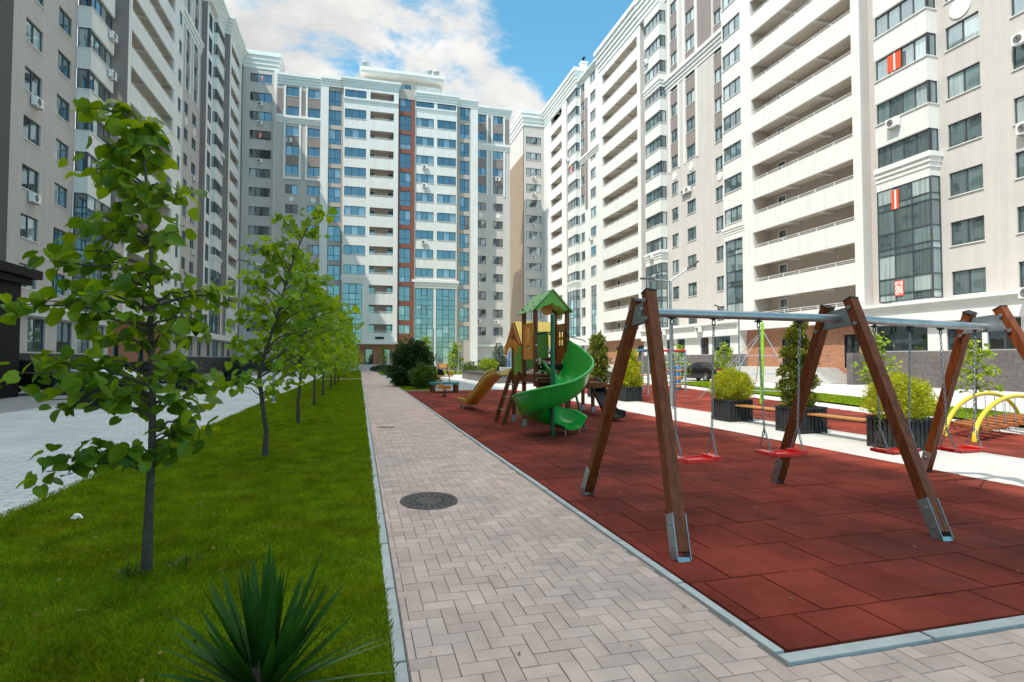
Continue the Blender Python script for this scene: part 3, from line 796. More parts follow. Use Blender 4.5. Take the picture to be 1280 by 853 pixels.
# projecting bay: bands and ribbon windows, glazed below
def bay(blk, u0, u1, d, near_u, kmin, kmax, z0f, z1f, cols, m='white', curtain_rows=3, curtain=True, top=H, cap=True, gm=None, ccols=3, zbase=5.4, far_side=True):
    b = MB(); sgn = 1 if near_u > (u0 + u1) / 2 else -1
    zc = z0f(kmin)
    # bands between ribbons
    bands = []
    lo = z1f(kmin - 1) if curtain else zbase
    for k in range(kmin, kmax + 1):
        bands.append((lo, z0f(k))); lo = z1f(k)
    bands.append((lo, top))
    for a, c in bands: b.box(u0, u1, -d, .05, a, c)
    for k in range(kmin, kmax + 1):
        b.box(u0 - .05, u1 + .05, -d - .07, -d - .002, z0f(k) - .07, z0f(k) - .002)
        if sgn > 0: b.box(u1 + .002, u1 + .05, -d, -.01, z0f(k) - .07, z0f(k) - .002)
        else: b.box(u0 - .05, u0 - .002, -d, -.01, z0f(k) - .07, z0f(k) - .002)
    blk_part = b.build('bay', M[m], blk.root)
    w = u1 - u0
    for k in range(kmin, kmax + 1):
        blk.win(u0, u1, z0f(k), z1f(k), d - .07, cols, False, gm=gm)
        # side light
        pos = (near_u - sgn * .07, -d / 2 + .03, (z0f(k) + z1f(k)) / 2)
        blk.win(0, d - .08, z0f(k), z1f(k), 0, 1, False, rot=sgn * PI / 2, pos=pos, gm=gm)
    if curtain:
        rows = []
        for k in range(kmin):
            rows += [z0f(k) + .42, z1f(k)] + ([z0f(k + 1)] if k < kmin - 1 else [])
        blk.curtain(u0 + .03, u1 - .03, zbase, z1f(kmin - 1) - .002, d - .04, ccols, rows[:-1], gm=gm, near=near_u - sgn * .03, dback=0)
bay(rb, U(30.08), U(26.4), .8, U(26.4), 3, 12, rz0, rz1, 4)
rb.cornice(U(30.1), U(26.38), 13.35, 14.25, .8, out=.22, steps=3, ends=(0, 1), back=0)
rb.wall('wall', U(31.2), U(30.1), 5.25, H, .02, [], 'beige', back=-.3)
# balcony stack A + the window column beside it
hol = [(U(42.5), U(31.9), rz0(k), rz1(k), .2) for k in range(13)]
hol2 = [(U(46.5), U(43.9), rz0(k), rz1(k)) for k in range(3, 13)] + [(U(46.5), U(43.9), 5.4, rz1(2))]
rb.wall('wall', U(46.62), U(31.2), 5.25, H, .8, hol + hol2, 'white', back=-.3, sm='beige')
for k in range(13):
    rb.balcony(U(42.5), U(31.9), rz0(k), rz1(k), .8, 1.5, door=(.16,))
for k in range(3, 13): rb.win(U(46.5), U(43.9), rz0(k), rz1(k), .8, 3, True)
rb.curtain(U(46.45), U(43.95), 5.45, rz1(2) - .05, .62, 2, [5.9, 6.87, 8.41, 8.85, 9.83, 11.35, 11.8])
rb.cornice(U(46.64), U(43.6), 13.3, 14.0, .8, out=.15, steps=3, ends=(1, 0), back=0)
# beige wall between, with the high cornice and taupe spandrels
hol = []
for (ya, yb_) in ((47.4, 48.95), (52.4, 54.05), (55.8, 57.15)):
    for k in range(13): hol.append((U(yb_), U(ya), rz0(k), rz1(k)))
rb.wall('wall', U(58.3), U(46.62), 5.25, H, 0, hol, 'beige', back=-.3)
for k in range(13):
    for (ya, yb_) in ((47.4, 48.95), (52.4, 54.05), (55.8, 57.15)): rb.win(U(yb_), U(ya), rz0(k), rz1(k), 0, 2)
rb.cornice(U(58.2), U(46.65), 32.5, 34.0, 0, out=.42, steps=4, ends=(0, 0), back=0)
for (ya, yb_) in ((52.4, 54.05), (55.8, 57.15), (47.4, 48.95)):
    k0 = 6
    for k in range(k0, 13):
        if k == 9 and False: continue
        za, zb = rz1(k) + .02, rz0(k + 1) - .06
        if za > 31.5 and zb < 34.6: continue
        if k == 12: continue
        rb.strip('spandrel', U(yb_), U(ya), za, zb, .03, -.02, 'taupe')
for y in (51.95, 54.35, 55.45, 57.5):
    rb.strip('pilaster', U(y + .12), U(y - .12), 23.0, 32.4, .10, -.02, 'trim'); rb.strip('pilaster', U(y + .12), U(y - .12), 34.05, H, .10, -.02, 'trim')
rb.strip('spandrel', U(51.7), U(49.4), 34.3, 42.4, .05, -.02, 'taupe')
rb.roundel(U(53.2), 22.3, 0); rb.roundel(U(56.5), 22.3, 0); rb.roundel(U(48.2), 19.7, 0)
# second bay and balcony stack B
bay(rb, U(61.85), U(58.2), .8, U(58.2), 3, 12, rz0, rz1, 4)
rb.cornice(U(61.87), U(58.18), 13.35, 14.25, .8, out=.22, steps=3, ends=(0, 1), back=0)
rb.cornice(U(61.87), U(58.18), 33.3, 34.4, .8, out=.22, steps=3, ends=(0, 1), back=0)
rb.wall('wall', U(62.9), U(61.87), 5.25, H, .02, [], 'beige', back=-.3)
hol = [(U(74.4), U(63.75), rz0(k), rz1(k), .2) for k in range(13)]
rb.wall('wall', U(75.6), U(62.9), 5.25, H, .8, hol, 'white', back=-.3, sm='beige')
for k in range(13): rb.balcony(U(74.4), U(63.75), rz0(k), rz1(k), .8, 1.5, door=(.16,))
# top cornice
rb.cornice(U(75.6), U(62.9), H, 46.3, .8, out=.75, steps=5, ends=(0, 0), back=-4)
rb.cornice(U(62.9), U(58.2), H, 46.3, .8, out=.6, steps=5, ends=(0, 0), back=-4)
rb.cornice(U(58.2), U(46.62), H, 46.3, .05, out=.6, steps=5, ends=(0, 0), back=-4)
rb.cornice(U(46.62), U(4), H, 46.3, .8, out=.6, steps=5, ends=(0, 0), back=-4)
# ground floor: canopy band, shop windows, granite plinth, brick entrances with steps
b = MB()
for (ya, yb_) in ((4, 31.2), (44.6, 62.9)):
    b.box(U(yb_), U(ya), -.95, -.0, 3.92, 4.9, 0); b.box(U(yb_), U(ya) + .05, -1.1, -.0, 4.902, 5.05, 0); b.box(U(yb_), U(ya) + .1, -1.25, .0, 5.052, 5.24, 0)
for (ya, yb_) in ((31.2, 44.6), (62.9, 75.6)):
    b.box(U(yb_), U(ya), -.8, .0, 4.3, 5.248, 0)
b.build('canopy', M['trim'], rb.root)
ghol = [(U(ya + wd), U(ya), 2.18, 3.88) for ya, wd in ((5, 3.5), (10, 4.2), (16, 4.3), (21.9, 1.7), (23.85, 2.0), (27, 3.6), (46.2, 2.6), (49.6, 1.4), (53.9, 1.5), (56.4, 1.2), (59, 2.8))]
ghol = [h for h in ghol]
rb.wall('ground_floor_wall', U(31.2), U(4), 2.15, 3.92, .55, [h for h in ghol if h[0] > U(31.2)], 'white', back=-.3)
rb.wall('ground_floor_wall', U(62.9), U(44.6), 2.15, 3.92, .55, [h for h in ghol if h[0] < U(44.6)], 'white', back=-.3)
for h in ghol: rb.win(h[0], h[1], 2.18, 3.88, .55, 2 if h[1] - h[0] < 3 else 3, False, gm='glass_dark')
rb.wall('plinth', U(31.2), U(4), -.06, 2.15, .68, [], 'granite', back=-.3)
rb.wall('plinth', U(62.9), U(44.6), -.06, 2.15, .68, [], 'granite', back=-.3)
for (ya, yb_, name) in ((31.2, 44.6, 'a'), (62.9, 75.6, 'b')):
    dh = [(U(ya + 2.6), U(ya + 1.3), 1.05, 3.45), (U(ya + 8.9), U(ya + 7.4), 1.05, 3.45)]
    rb.wall('entrance_wall', U(yb_), U(ya), -.06, 4.3, -.05, dh, 'brick', back=-.3, rm='darkgrey')
    for h in dh:
        q = MB(); c = (h[0] + h[1]) / 2
        q.box(h[0], h[0] + .12, .08, .2, 1.05, 3.45); q.box(h[1] - .12, h[1], .08, .2, 1.05, 3.45); q.box(h[0] + .12, h[1] - .12, .08, .2, 3.3, 3.45); q.box(c - .06, c + .06, .085, .195, 1.05, 3.3)
        q.poly([(h[0] + .12, .15, 1.05), (h[1] - .12, .15, 1.05), (h[1] - .12, .15, 3.3), (h[0] + .12, .15, 3.3)], 1)
        q.build('door', [M['darkmetal'], M['glass_dark']], rb.root)
    st = MB()
    st.box(U(yb_) + .02, U(ya) - 3.2, -2.4, .0, -.05, 1.05)
    for k in range(6):
        st.box(U(yb_) + 3.0, U(ya) - 3.2, -2.4 - .32 * (6 - k), -2.402 - .32 * (5 - k), -.05, .175 * k + .12)
    for k in range(6):
        st.box(U(ya) - 3.198 + .3 * (5 - k), U(ya) - 3.2 + .3 * (6 - k), -2.4, -.1, -.05, .175 * k + .12)
    st.build('entrance_steps', M['stone_step'], rb.root)
    for uu in (U(ya) - 3.3, U(yb_) + 3.1):
        rl = MB()
        p = [(uu, -2.35 - 1.9, .95), (uu, -2.45, 1.95), (uu, -.6, 1.95)]
        rl.tube(p, .025, 6, mat=0)
        rl.tube([(x, y, z - .45) for x, y, z in p], .016, 6)
        for (x, y, z) in ((uu, -4.2, .97), (uu, -3.3, 1.46), (uu, -2.45, 1.95), (uu, -.7, 1.95)): rl.tube([(x, y, z - .95), (x, y, z)], .02, 6)
        rl.build('handrail', M['steel'], rb.root)
    ml = MB(); ml.box(U(ya) - .5, U(ya), -1.9, .05, -.05, 2.1); ml.build('plinth', M['granite'], rb.root)
# curtains and banners seen in windows
def banner(blk, u, z, d, w, h, text=None, stripes=False):
    b = MB(); b.box(u - w / 2, u + w / 2, -(d + .012), -(d - .004), z - h / 2, z + h / 2)
    if stripes: b.box(u - .03, u + .09, -(d + .016), -(d + .0125), z - h / 2, z + h / 2, 1)
    o = b.build('banner', [M['bannerred'], M['whiteframe']], blk.root)
    if text:
        for i, t in enumerate(text):
            cu = bpy.data.curves.new('digits', 'FONT'); cu.body = t; cu.size = h * .36; cu.align_x = 'CENTER'; cu.align_y = 'CENTER'; cu.extrude = .001; cu.offset = .012
            me_o = bpy.data.objects.new('digits', cu); COL.objects.link(me_o)
            dg = bpy.context.evaluated_depsgraph_get(); me = bpy.data.meshes.new_from_object(me_o.evaluated_get(dg)); bpy.data.objects.remove(me_o)
            me.materials.clear(); me.materials.append(M['whiteframe'])
            link('lettering', me, o, (u, -(d + .018), z + h * (.3 - .3 * i)), (PI / 2, 0, 0))
    return o
banner(rb, U(28.6), 6.2, .8, .62, .98, ('068', '002', '079'))
banner(rb, U(28.75), 11.98, .8, .5, 1.25, stripes=True)
banner(rb, U(28.6), rz0(5) + .68, .8, .95, 1.1, stripes=True)
banner(rb, U(24.9), rz0(6) + .6, -.1, 1.1, 1.0)
rb.roundel(U(24.95), rz1(5) + .78, 0, .62)
# air conditioners
for (y, z, d, t) in ((28.6, rz0(4) - .38, .82, 'white air conditioner under the third ribbon window of the right-hand sunlit bay'),
                     (20.9, 5.02, 1.27, 'white air conditioner on the canopy ledge at the right edge of the sunlit block'),
                     (21.6, rz0(3) - .45, .02, 'large white air conditioner below the rightmost window column of the sunlit block, lower one'),
                     (21.7, rz0(4) - .1 + 1.55, .02, 'white air conditioner with black fan below the rightmost windows, upper one'),
                     (60.2, rz0(3) - .55, .82, 'white air conditioner beneath the lowest ribbon window of the middle bay, right block'),
                     (61.2, rz0(11) - .4, .82, 'white air conditioner high on the middle bay of the right block'),
                     (53.5, rz0(5) - .35, .02, 'pair air conditioner on beige wall under fifth floor window, right unit'),
                     (54.4, rz0(5) - .35, .02, 'pair air conditioner on beige wall under fifth floor window, left unit'),
                     (50.3, 4.7, 1.0, 'white air conditioner box on the canopy band above the dark car'),
                     (57.2, 4.7, 1.0, 'white air conditioner box on the canopy band behind the swing frame')):
    air_con(rb, U(y), z, d, t)
rb.flush()

# ------------------------------------------------ far block on the right side
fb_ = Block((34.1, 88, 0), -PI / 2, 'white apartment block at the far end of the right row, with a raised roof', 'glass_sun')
U = lambda y: 88 - y
H2 = 45.6
hol = []
cols = ((77.8, 79.9), (82.1, 83.7))
for (ya, yb_) in cols:
    for k in range(3 if ya < 80 else 0, 14): hol.append((U(yb_), U(ya), rz0(k), rz1(k)))
hol.append((U(79.9), U(77.8), 5.5, rz1(2)))
fb_.wall('wall', U(84.2), U(75.6), 5.25, H2, .3, hol, 'white', back=-.3)
for (ya, yb_) in cols:
    for k in range(3 if ya < 80 else 0, 14): fb_.win(U(yb_), U(ya), rz0(k), rz1(k), .3, 2)
fb_.curtain(U(79.85), U(77.85), 5.55, rz1(2) - .05, .15, 2, [6.4, 6.9, 8.4, 9.3, 9.85, 11.3, 12.2])
fb_.strip('spandrel', U(81.9), U(80.9), 25, 42.5, .34, .2, 'taupe')
for k in range(7, 13):
    fb_.strip('spandrel', U(83.7), U(82.1), rz1(k) + .02, rz0(k + 1) - .06, .33, .2, 'taupe')
fb_.cornice(U(84.1), U(75.7), 32.6, 33.6, .3, out=.3, steps=3, ends=(0, 0), back=0)
bay(fb_, U(87.9), U(84.2), 1.0, U(84.2), 3, 13, rz0, rz1, 3, top=H2)
fb_.cornice(U(87.92), U(84.18), 13.35, 14.25, 1.0, out=.2, steps=3, ends=(0, 1), back=0)
fb_.wall('wall', U(88.9), U(87.92), 5.25, H2, .02, [], 'beige', back=-.3)
hol = [(U(97.1), U(91.2), rz0(k), rz1(k), .2) for k in range(14)]
fb_.wall('wall', U(101.4), U(88.9), 5.25, H2, .8, hol, 'white', back=-.3, sm='beige')
for k in range(14): fb_.balcony(U(97.1), U(91.2), rz0(k), rz1(k), .8, 1.5, door=(.2,))
fb_.cornice(U(84.2), U(75.6), 43.2 + 2.4, 46.3, .3, out=.5, steps=3, ends=(0, 1), back=-4)
fb_.cornice(U(101.4), U(84.2), H2, 48.4, .8, out=.7, steps=5, ends=(0, 1), back=-5)
b = MB(); b.box(U(86.8), U(85.9), .8, 1.8, 48.4, 50.6); b.box(U(86.9), U(85.8), .7, 1.9, 50.602, 50.8); b.build('chimney', M['trim'], fb_.root)
b = MB(); b.box(U(86.45), U(86.25), 1.2, 1.4, 50.8, 51.5); b.box(U(86.75), U(85.95), 1.1, 1.5, 51.5, 51.62); b.build('chimney_cowl', M['darkmetal'], fb_.root)
b = MB(); b.box(U(92.9), U(92.2), .8, 1.5, 48.4, 49.9); b.build('roof_vent', M['steel'], fb_.root)
b = MB(); b.box(U(101.4), U(75.6), -1.0, .0, 3.9, 5.248); b.build('canopy', M['trim'], fb_.root)
gh = [(U(83.6), U(82), 2.18, 3.88), (U(80), U(77.5), 2.18, 3.88), (U(87.6), U(85), 2.18, 3.88)]
fb_.wall('ground_floor_wall', U(101.4), U(75.6), 2.15, 3.9, .5, gh, 'white', back=-.3)
for h in gh: fb_.win(h[0], h[1], 2.18, 3.88, .5, 2, False, gm='glass_dark')
fb_.wall('plinth', U(101.4), U(75.6), -.06, 2.15, .62, [], 'granite', back=-.3)
banner(fb_, U(86.2), rz0(9) + .65, 1.0, .8, 1.1, stripes=True)
air_con(fb_, U(87.4), rz0(10) - .4, 1.02, 'small white air conditioner on the far bay of the right row')
air_con(fb_, U(79.3), rz0(5) - .3, .32, 'small white air conditioner under a window beside the far curtain wall, right row')
fb_.flush(96)

# ---------------------------------------- corner block behind, facing the camera
rc = Block((29.35, 101, 0), 0, 'narrow white apartment block in the far right corner with a brown side wall darkened for shade')
T0 = lambda k: 43.55 - 2.98 * k
hol = [(.42, 3.4, T0(k) - 1.45, T0(k)) for k in range(14)]
rc.wall('wall', 0, 5.2, -.06, 45.6, 0, hol, 'beige', back=-.3)
for k in range(14): rc.win(.42, 3.4, T0(k) - 1.45, T0(k), 0, 3, True)
b = MB(); b.poly([(0, 0, -.06), (0, 0, 40.3), (0, 14, 40.3), (0, 14, -.06)], 0); b.poly([(0, 0, 40.3), (0, 0, 45.6), (0, 14, 45.6), (0, 14, 40.3)], 1)  # lower part coloured as brown wall in roof shade, lighter plaster above
b.build('side_wall', [M['shade_brown_wall'], M['beige']], rc.root)
b = MB()
for k, o in enumerate((.15, .3, .5, .62)): b.box(-o, 5.2, -o, 14, 45.6 + .7 * k + (.002 if k else 0), 45.6 + .7 * (k + 1))
b.build('cornice', M['trim'], rc.root)
for k, t in ((2, 'uppermost'), (5, 'upper middle'), (7, 'lower'), (3, 'second highest')):
    air_con(rc, 1.9, T0(k) - 1.85, .02, 'tiny air conditioner on the far right corner block, %s of the four' % t, .85)
rc.flush()

# ------------------------------------------------------------ block at the back
bk = Block((0, 91.5, 0), 0, 'white apartment block with a red-brown central strip at the end of the path', gm='glass_blue')
B1 = lambda k: 7.15 + 3.02 * k
B0 = lambda k: B1(k) - 1.42
HB = 43.95
# grey left bay (two framed columns)
cols = ((-11.1, -9.3), (-7.95, -6.2))
hol = [(a, c, B0(k), B1(k)) for a, c in cols for k in range(13)]
bk.wall('wall', -12.5, -6.1, -.06, HB, 0, hol, 'grey', back=-.3)
for a, c in cols:
    for k in range(13): bk.win(a, c, B0(k), B1(k), 0, 2)
    for k in (8, 9, 11):
        bk.strip('spandrel', a, c, B1(k) + .02, B0(k + 1) - .06, .03, -.02, 'taupe')
    for e in (a - .22, c + .22):
        bk.strip('pilaster', e - .13, e + .13, B0(8) - .4, 37.6, .12, -.02, 'trim'); bk.strip('pilaster', e - .13, e + .13, 38.9, 43.5, .12, -.02, 'trim')
    bk.roundel((a + c) / 2, B1(6) + .85, 0, .38)
    bk.strip('band', a - .4, c + .4, B0(8) - .75, B0(8) - .42, .16, -.02, 'trim')
bk.cornice(-12.5, -6.1, 37.75, 38.85, 0, out=.35, steps=3, ends=(0, 0), back=0)
bk.strip('spandrel', -9.0, -8.25, 39.2, 43.0, .04, -.02, 'taupe'); bk.strip('spandrel', -12.4, -11.6, 39.2, 43.0, .04, -.02, 'taupe')
bk.cornice(-12.5, -6.1, HB - .3, 45.3, .02, out=.5, steps=4, ends=(0, 0), back=-3)
# white pilaster, tall window column
bk.strip('pilaster', -6.1, -4.95, -.06, HB, .55, -.3, 'white')
hol = [(-4.9, -3.05, B1(k) - 2.35, B1(k)) for k in range(13)]
bk.wall('wall', -4.95, -2.7, -.06, HB, .3, hol, 'warmgrey', back=-.3)
for k in range(13): bk.win(-4.9, -3.05, B1(k) - 2.35, B1(k), .3, 2, False, transom=.85)
bk.cornice(-6.1, -2.7, HB, 45.3, .55, out=.35, steps=4, ends=(0, 0), back=-3)
# white centre: ribbon windows + loggias
hol = [(-2.5, .7, B0(k), B1(k)) for k in range(3, 13)] + [(1.3, 4.9, B0(k) + .1, B1(k), .2) for k in range(13)] + [(-2.6, .3, 4.6, 13.35)]
bk.wall('wall', -2.7, 5.6, 4.4, HB, 1.5, hol, 'white', back=-.3, sm='beige')
for k in range(3, 13): bk.win(-2.5, .7, B0(k), B1(k), 1.5, 3, True)
for k in range(13): bk.balcony(1.3, 4.9, B0(k) + .1, B1(k), 1.5, 1.6, door=(.1, .9), beam=False)
bk.curtain(-2.55, .25, 4.65, 13.3, 1.4, 3, [5.7, 7.15, 7.9, 8.75, 10.2, 10.9, 11.8])
for k in range(3):
    bk.win(-1.75, -.55, B0(k) + .1, B1(k), 1.55, 1, False, pos=(-1.1, -1.43, B1(k) - .7))
bk.cornice(-2.75, .75, 13.5, 14.5, 1.5, out=.15, steps=3, ends=(1, 0), back=1.4)
bk.cornice(-2.7, 5.6, B1(11) + 1.0, B1(11) + 1.75, 1.5, out=.2, steps=3, ends=(0, 0), back=1.4)
bk.cornice(-2.7, 5.6, HB, 45.2, 1.5, out=.4, steps=4, ends=(1, 1), back=-3)
# entrance under the loggias
bk.strip('canopy', -2.7, 5.7, 4.05, 4.398, 2.3, -.3, 'trim')
dh = [(.8, 2.0, .95, 3.4), (3.6, 4.7, .95, 3.4)]
bk.wall('entrance_wall', -.4, 5.6, -.06, 4.05, 1.0, dh, 'brick', back=-.3, rm='darkgrey')
for h in dh:
    q = MB(); c = (h[0] + h[1]) / 2
    q.box(h[0], h[0] + .1, -.9, -.8, .95, 3.4); q.box(h[1] - .1, h[1], -.9, -.8, .95, 3.4); q.box(h[0] + .1, h[1] - .1, -.9, -.8, 3.28, 3.4)
    q.poly([(h[0] + .1, -.85, .95), (h[1] - .1, -.85, .95), (h[1] - .1, -.85, 3.28), (h[0] + .1, -.85, 3.28)], 1)
    q.build('door', [M['darkmetal'], M['glass_dark']], bk.root)
bk.wall('wall', -2.7, -.4, -.06, 4.398, .9, [(-2.4, -.8, 1.0, 3.6)], 'white', back=-.3); bk.win(-2.4, -.8, 1.0, 3.6, .9, 2, False, gm='glass_dark')
bk.strip('pilaster', -.7, -.42, -.06, 4.05, 2.2, 1.9, 'trim')
b = MB()
for k in range(6): b.box(-.3, 5.6, -1.0 - 1.5 - .3 * (6 - k), (-1.002 - 1.5 - .3 * (5 - k)) if k < 5 else -1.0, -.05, .16 * k + .15)
b.build('entrance_steps', M['stone_step'], bk.root)
for u in (-.3, 2.6):
    b = MB(); b.tube([(u, -4.2, .9), (u, -2.5, 1.85), (u, -1.2, 1.85)], .03, 6); b.tube([(u, -4.2, 0), (u, -4.2, .9)], .03, 6); b.tube([(u, -2.5, .9), (u, -2.5, 1.85)], .03, 6)
    b.build('handrail', M['darkmetal'], bk.root)
b = MB(); b.box(2.3, 3.6, -1.56, -1.502, 4.85, 5.2); b.build('name_plate', M['darkmetal'], bk.root)
# red-brown strip
hol = [(5.85, 7.6, B1(k) - 2.35, B1(k)) for k in range(1, 13)] + [(5.85, 7.6, B0(0), B1(0)), (5.85, 7.6, .9, 3.6)]
bk.wall('tiled_strip', 5.6, 8.2, -.06, 43.0, 1.2, hol, 'redtile', back=-.3)
for k in range(1, 13): bk.win(5.85, 7.6, B1(k) - 2.35, B1(k), 1.2, 2, False, transom=.85)
bk.win(5.85, 7.6, B0(0), B1(0), 1.2, 2, False); bk.win(5.85, 7.6, .9, 3.6, 1.2, 2, False, gm='glass_dark')
bk.strip('band', 5.6, 8.2, 43.002, 44.6, 1.25, -.3, 'warmgrey')
# right white bay: two ribbons, glazed lower floors
hol = [(a, c, B0(k), B1(k)) for a, c in ((8.4, 11.25), (11.8, 14.85)) for k in range(3, 13)] + [(8.35, 11.3, .75, 13.0), (11.7, 14.85, .75, 13.0)]
bk.wall('wall', 8.2, 15.0, .7, 43.0, 1.0, hol, 'white', back=-.3, sm='beige')
for k in range(3, 13):
    for a, c in ((8.4, 11.25), (11.8, 14.85)): bk.win(a, c, B0(k), B1(k), 1.0, 3, True)
for a, c in ((8.4, 11.25), (11.75, 14.8)):
    bk.curtain(a, c, .8, 12.95, .9, 3, [3.6, 4.5, 5.2, 6.6, 7.3, 8.2, 9.7, 10.3, 11.2])
    for k in range(3): bk.win(a + 1, c - 1, B0(k) + .1, B1(k), 1.05, 1, False, pos=((a + c) / 2, -.93, B1(k) - .7))
bk.cornice(8.15, 15.05, 13.1, 14.35, 1.0, out=.3, steps=3, ends=(1, 1), back=.9)
bk.cornice(8.2, 15.0, B1(11) + 1.0, B1(11) + 1.7, 1.0, out=.15, steps=3, ends=(0, 0), back=.9)
bk.cornice(8.2, 15.0, 43.0, 44.6, 1.0, out=.4, steps=4, ends=(0, 1), back=-3)
# grey strip with tall windows, white pilaster
hol = [(15.6, 17.2, B1(k) - 2.3, B1(k)) for k in range(13)]
bk.wall('wall', 15.0, 17.4, -.06, 43.2, .2, hol, 'warmgrey', back=-.3)
for k in range(13): bk.win(15.6, 17.2, B1(k) - 2.3, B1(k), .2, 2, False, transom=.8)
bk.strip('pilaster', 17.4, 18.6, -.06, 43.2, .3, -2.3, 'white')
bk.cornice(15.0, 18.6, 43.2, 44.6, .3, out=.35, steps=4, ends=(0, 0), back=-3)
# set-back grey bay on the right
cols = ((18.75, 20.5), (21.7, 23.45))
hol = [(a, c, B0(k), B1(k)) for a, c in cols for k in range(13)]
bk.wall('wall', 18.6, 24.7, -.06, 43.6, -2.0, hol, 'beige', back=-2.3)
for a, c in cols:
    for k in range(13): bk.win(a, c, B0(k), B1(k), -2.0, 2)
    for k in (8, 9, 11): bk.strip('spandrel', a, c, B1(k) + .02, B0(k + 1) - .06, -1.97, -2.02, 'taupe')
    for e in (a - .2, c + .22):
        bk.strip('pilaster', e - .12, e + .12, B0(8) - .4, 37.2, -1.88, -2.02, 'trim'); bk.strip('pilaster', e - .12, e + .12, 38.5, 43.3, -1.88, -2.02, 'trim')
    bk.roundel((a + c) / 2, B1(6) + .85, -2.0, .4)
bk.strip('spandrel', 20.85, 21.3, 38.7, 43.0, -1.96, -2.02, 'taupe'); bk.strip('spandrel', 23.85, 24.5, 38.7, 43.0, -1.96, -2.02, 'taupe')
bk.cornice(18.6, 24.7, 37.3, 38.4, -2.0, out=.3, steps=3, ends=(0, 0), back=-2.1)
bk.cornice(18.6, 24.7, 43.4, 44.8, -2.0, out=.4, steps=4, ends=(0, 1), back=-5)
bk.strip('canopy', 18.6, 24.7, 3.9, 4.2, -1.2, -2.0, 'trim')
bk.strip('plinth', 8.2, 18.6, -.06, .7, 1.15, 1.02, 'granite'); bk.strip('plinth', 18.62, 24.7, -.06, 1.6, -1.9, -2.02, 'granite'); bk.strip('plinth', -12.5, -2.75, -.06, 1.8, .6, .56, 'granite_dark')
# penthouse and roof things
b = MB(); b.box(.4, 12.6, 2.2, 6, 45.0, 47.6); b.build('penthouse', M['beige'], bk.root)
bk.win(6.1, 7.8, 45.45, 46.9, -2.02, 2, False, pos=(6.95, 2.17, 46.2))
b = MB(); b.box(-.2, 13.1, 1.0, 6.5, 47.6, 48.0); b.box(-.4, 13.3, .7, 6.7, 48.002, 48.45); b.build('roof_slab', M['trim'], bk.root)
b = MB()
for x in (.5, 2.5, 4.5, 8.8, 10.5, 12.3): b.box(x - .04, x + .04, .9, .98, 45.2, 46.3)
for z in (45.7, 46.0, 46.3): b.box(.4, 4.6, .9, .96, z - .03, z + .03); b.box(8.7, 12.4, .9, .96, z - .03, z + .03)
b.build('roof_railing', M['whiteframe'], bk.root)
for x in (.55, 10.9, 12.1):
    b = MB(); b.box(x - .42, x + .42, 2.5, 3.3, 48.45, 48.75); b.lathe([(.34, 48.7), (.38, 49.9), (.52, 50.0), (.52, 50.12), (0, 50.14)], 12, (x, 2.9, 0)); b.build('chimney_cowl', M['steel'], bk.root)
for (u, z, d, t) in ((9.8, B0(9) - .5, 1.02, 'small white air conditioner on the back block right of the red strip, highest of three'),
                     (9.8, B0(8) - .5, 1.02, 'small white air conditioner on the back block right of the red strip, middle of three'),
                     (9.7, B0(5) - .5, 1.02, 'small white air conditioner on the back block right of the red strip, lowest of three'),
                     (-10.6, B1(9) + .7, .05, 'small white air conditioner on the grey left part of the back block'),
                     (19.1, B0(3) - .45, -1.98, 'small air conditioner low on the right grey bay of the back block, left column upper'),
                     (19.2, B0(0) + 2.4, -1.98, 'small air conditioner low on the right grey bay of the back block, left column lower'),
                     (22.3, B0(0) + 2.3, -1.98, 'small dark-fan air conditioner low on the right grey bay, right column'),
                     (22.5, B0(9) - .5, -1.98, 'small white air conditioner high on the right grey bay of the back block')):
    air_con(bk, u, z, d, t)
bk.flush(99)

# -------------------------------------------------------- block in the left corner
lc = Block((-17.6, 93.6, 0), 0, 'pale grey apartment block in the far left corner with one column of wide windows', gm='glass_blue')
L1 = lambda k: 7.37 + S * k
hol = [(1.0, 4.1, L1(k) - 1.42, L1(k)) for k in range(14)]
lc.wall('wall', -3, 5.0, -.06, 46.6, 0, hol, 'beige', back=-.3)
for k in range(14): lc.win(1.0, 4.1, L1(k) - 1.42, L1(k), 0, 3, True, gm='glass_blue' if k > 8 else 'glass')
lc.strip('pilaster', 4.45, 5.0, -.06, 46.6, .12, -.02, 'trim')
lc.cornice(-.3, 5.0, 46.6, 49.2, 0, out=.5, steps=4, ends=(0, 1), back=-4)
b = MB(); b.poly([(5.0, 0, -.06), (5.0, 5, -.06), (5.0, 5, 46.6), (5.0, 0, 46.6)]); b.build('side_wall', M['warmgrey'], lc.root)
lc.strip('plinth', -3, 5.0, -.06, 2.0, .12, -.02, 'granite_dark')
for k, t in ((12, 'highest'), (11, 'middle'), (9, 'lowest')): air_con(lc, 2.5, L1(k) - 1.85, .02, 'small air conditioner on the far left corner block, %s of the three' % t)
banner(lc, 2.6, L1(13) - .7, -.08, .42, .8, stripes=True); banner(lc, 2.5, L1(10) - .7, -.08, .45, .8, stripes=True)
lc.flush()

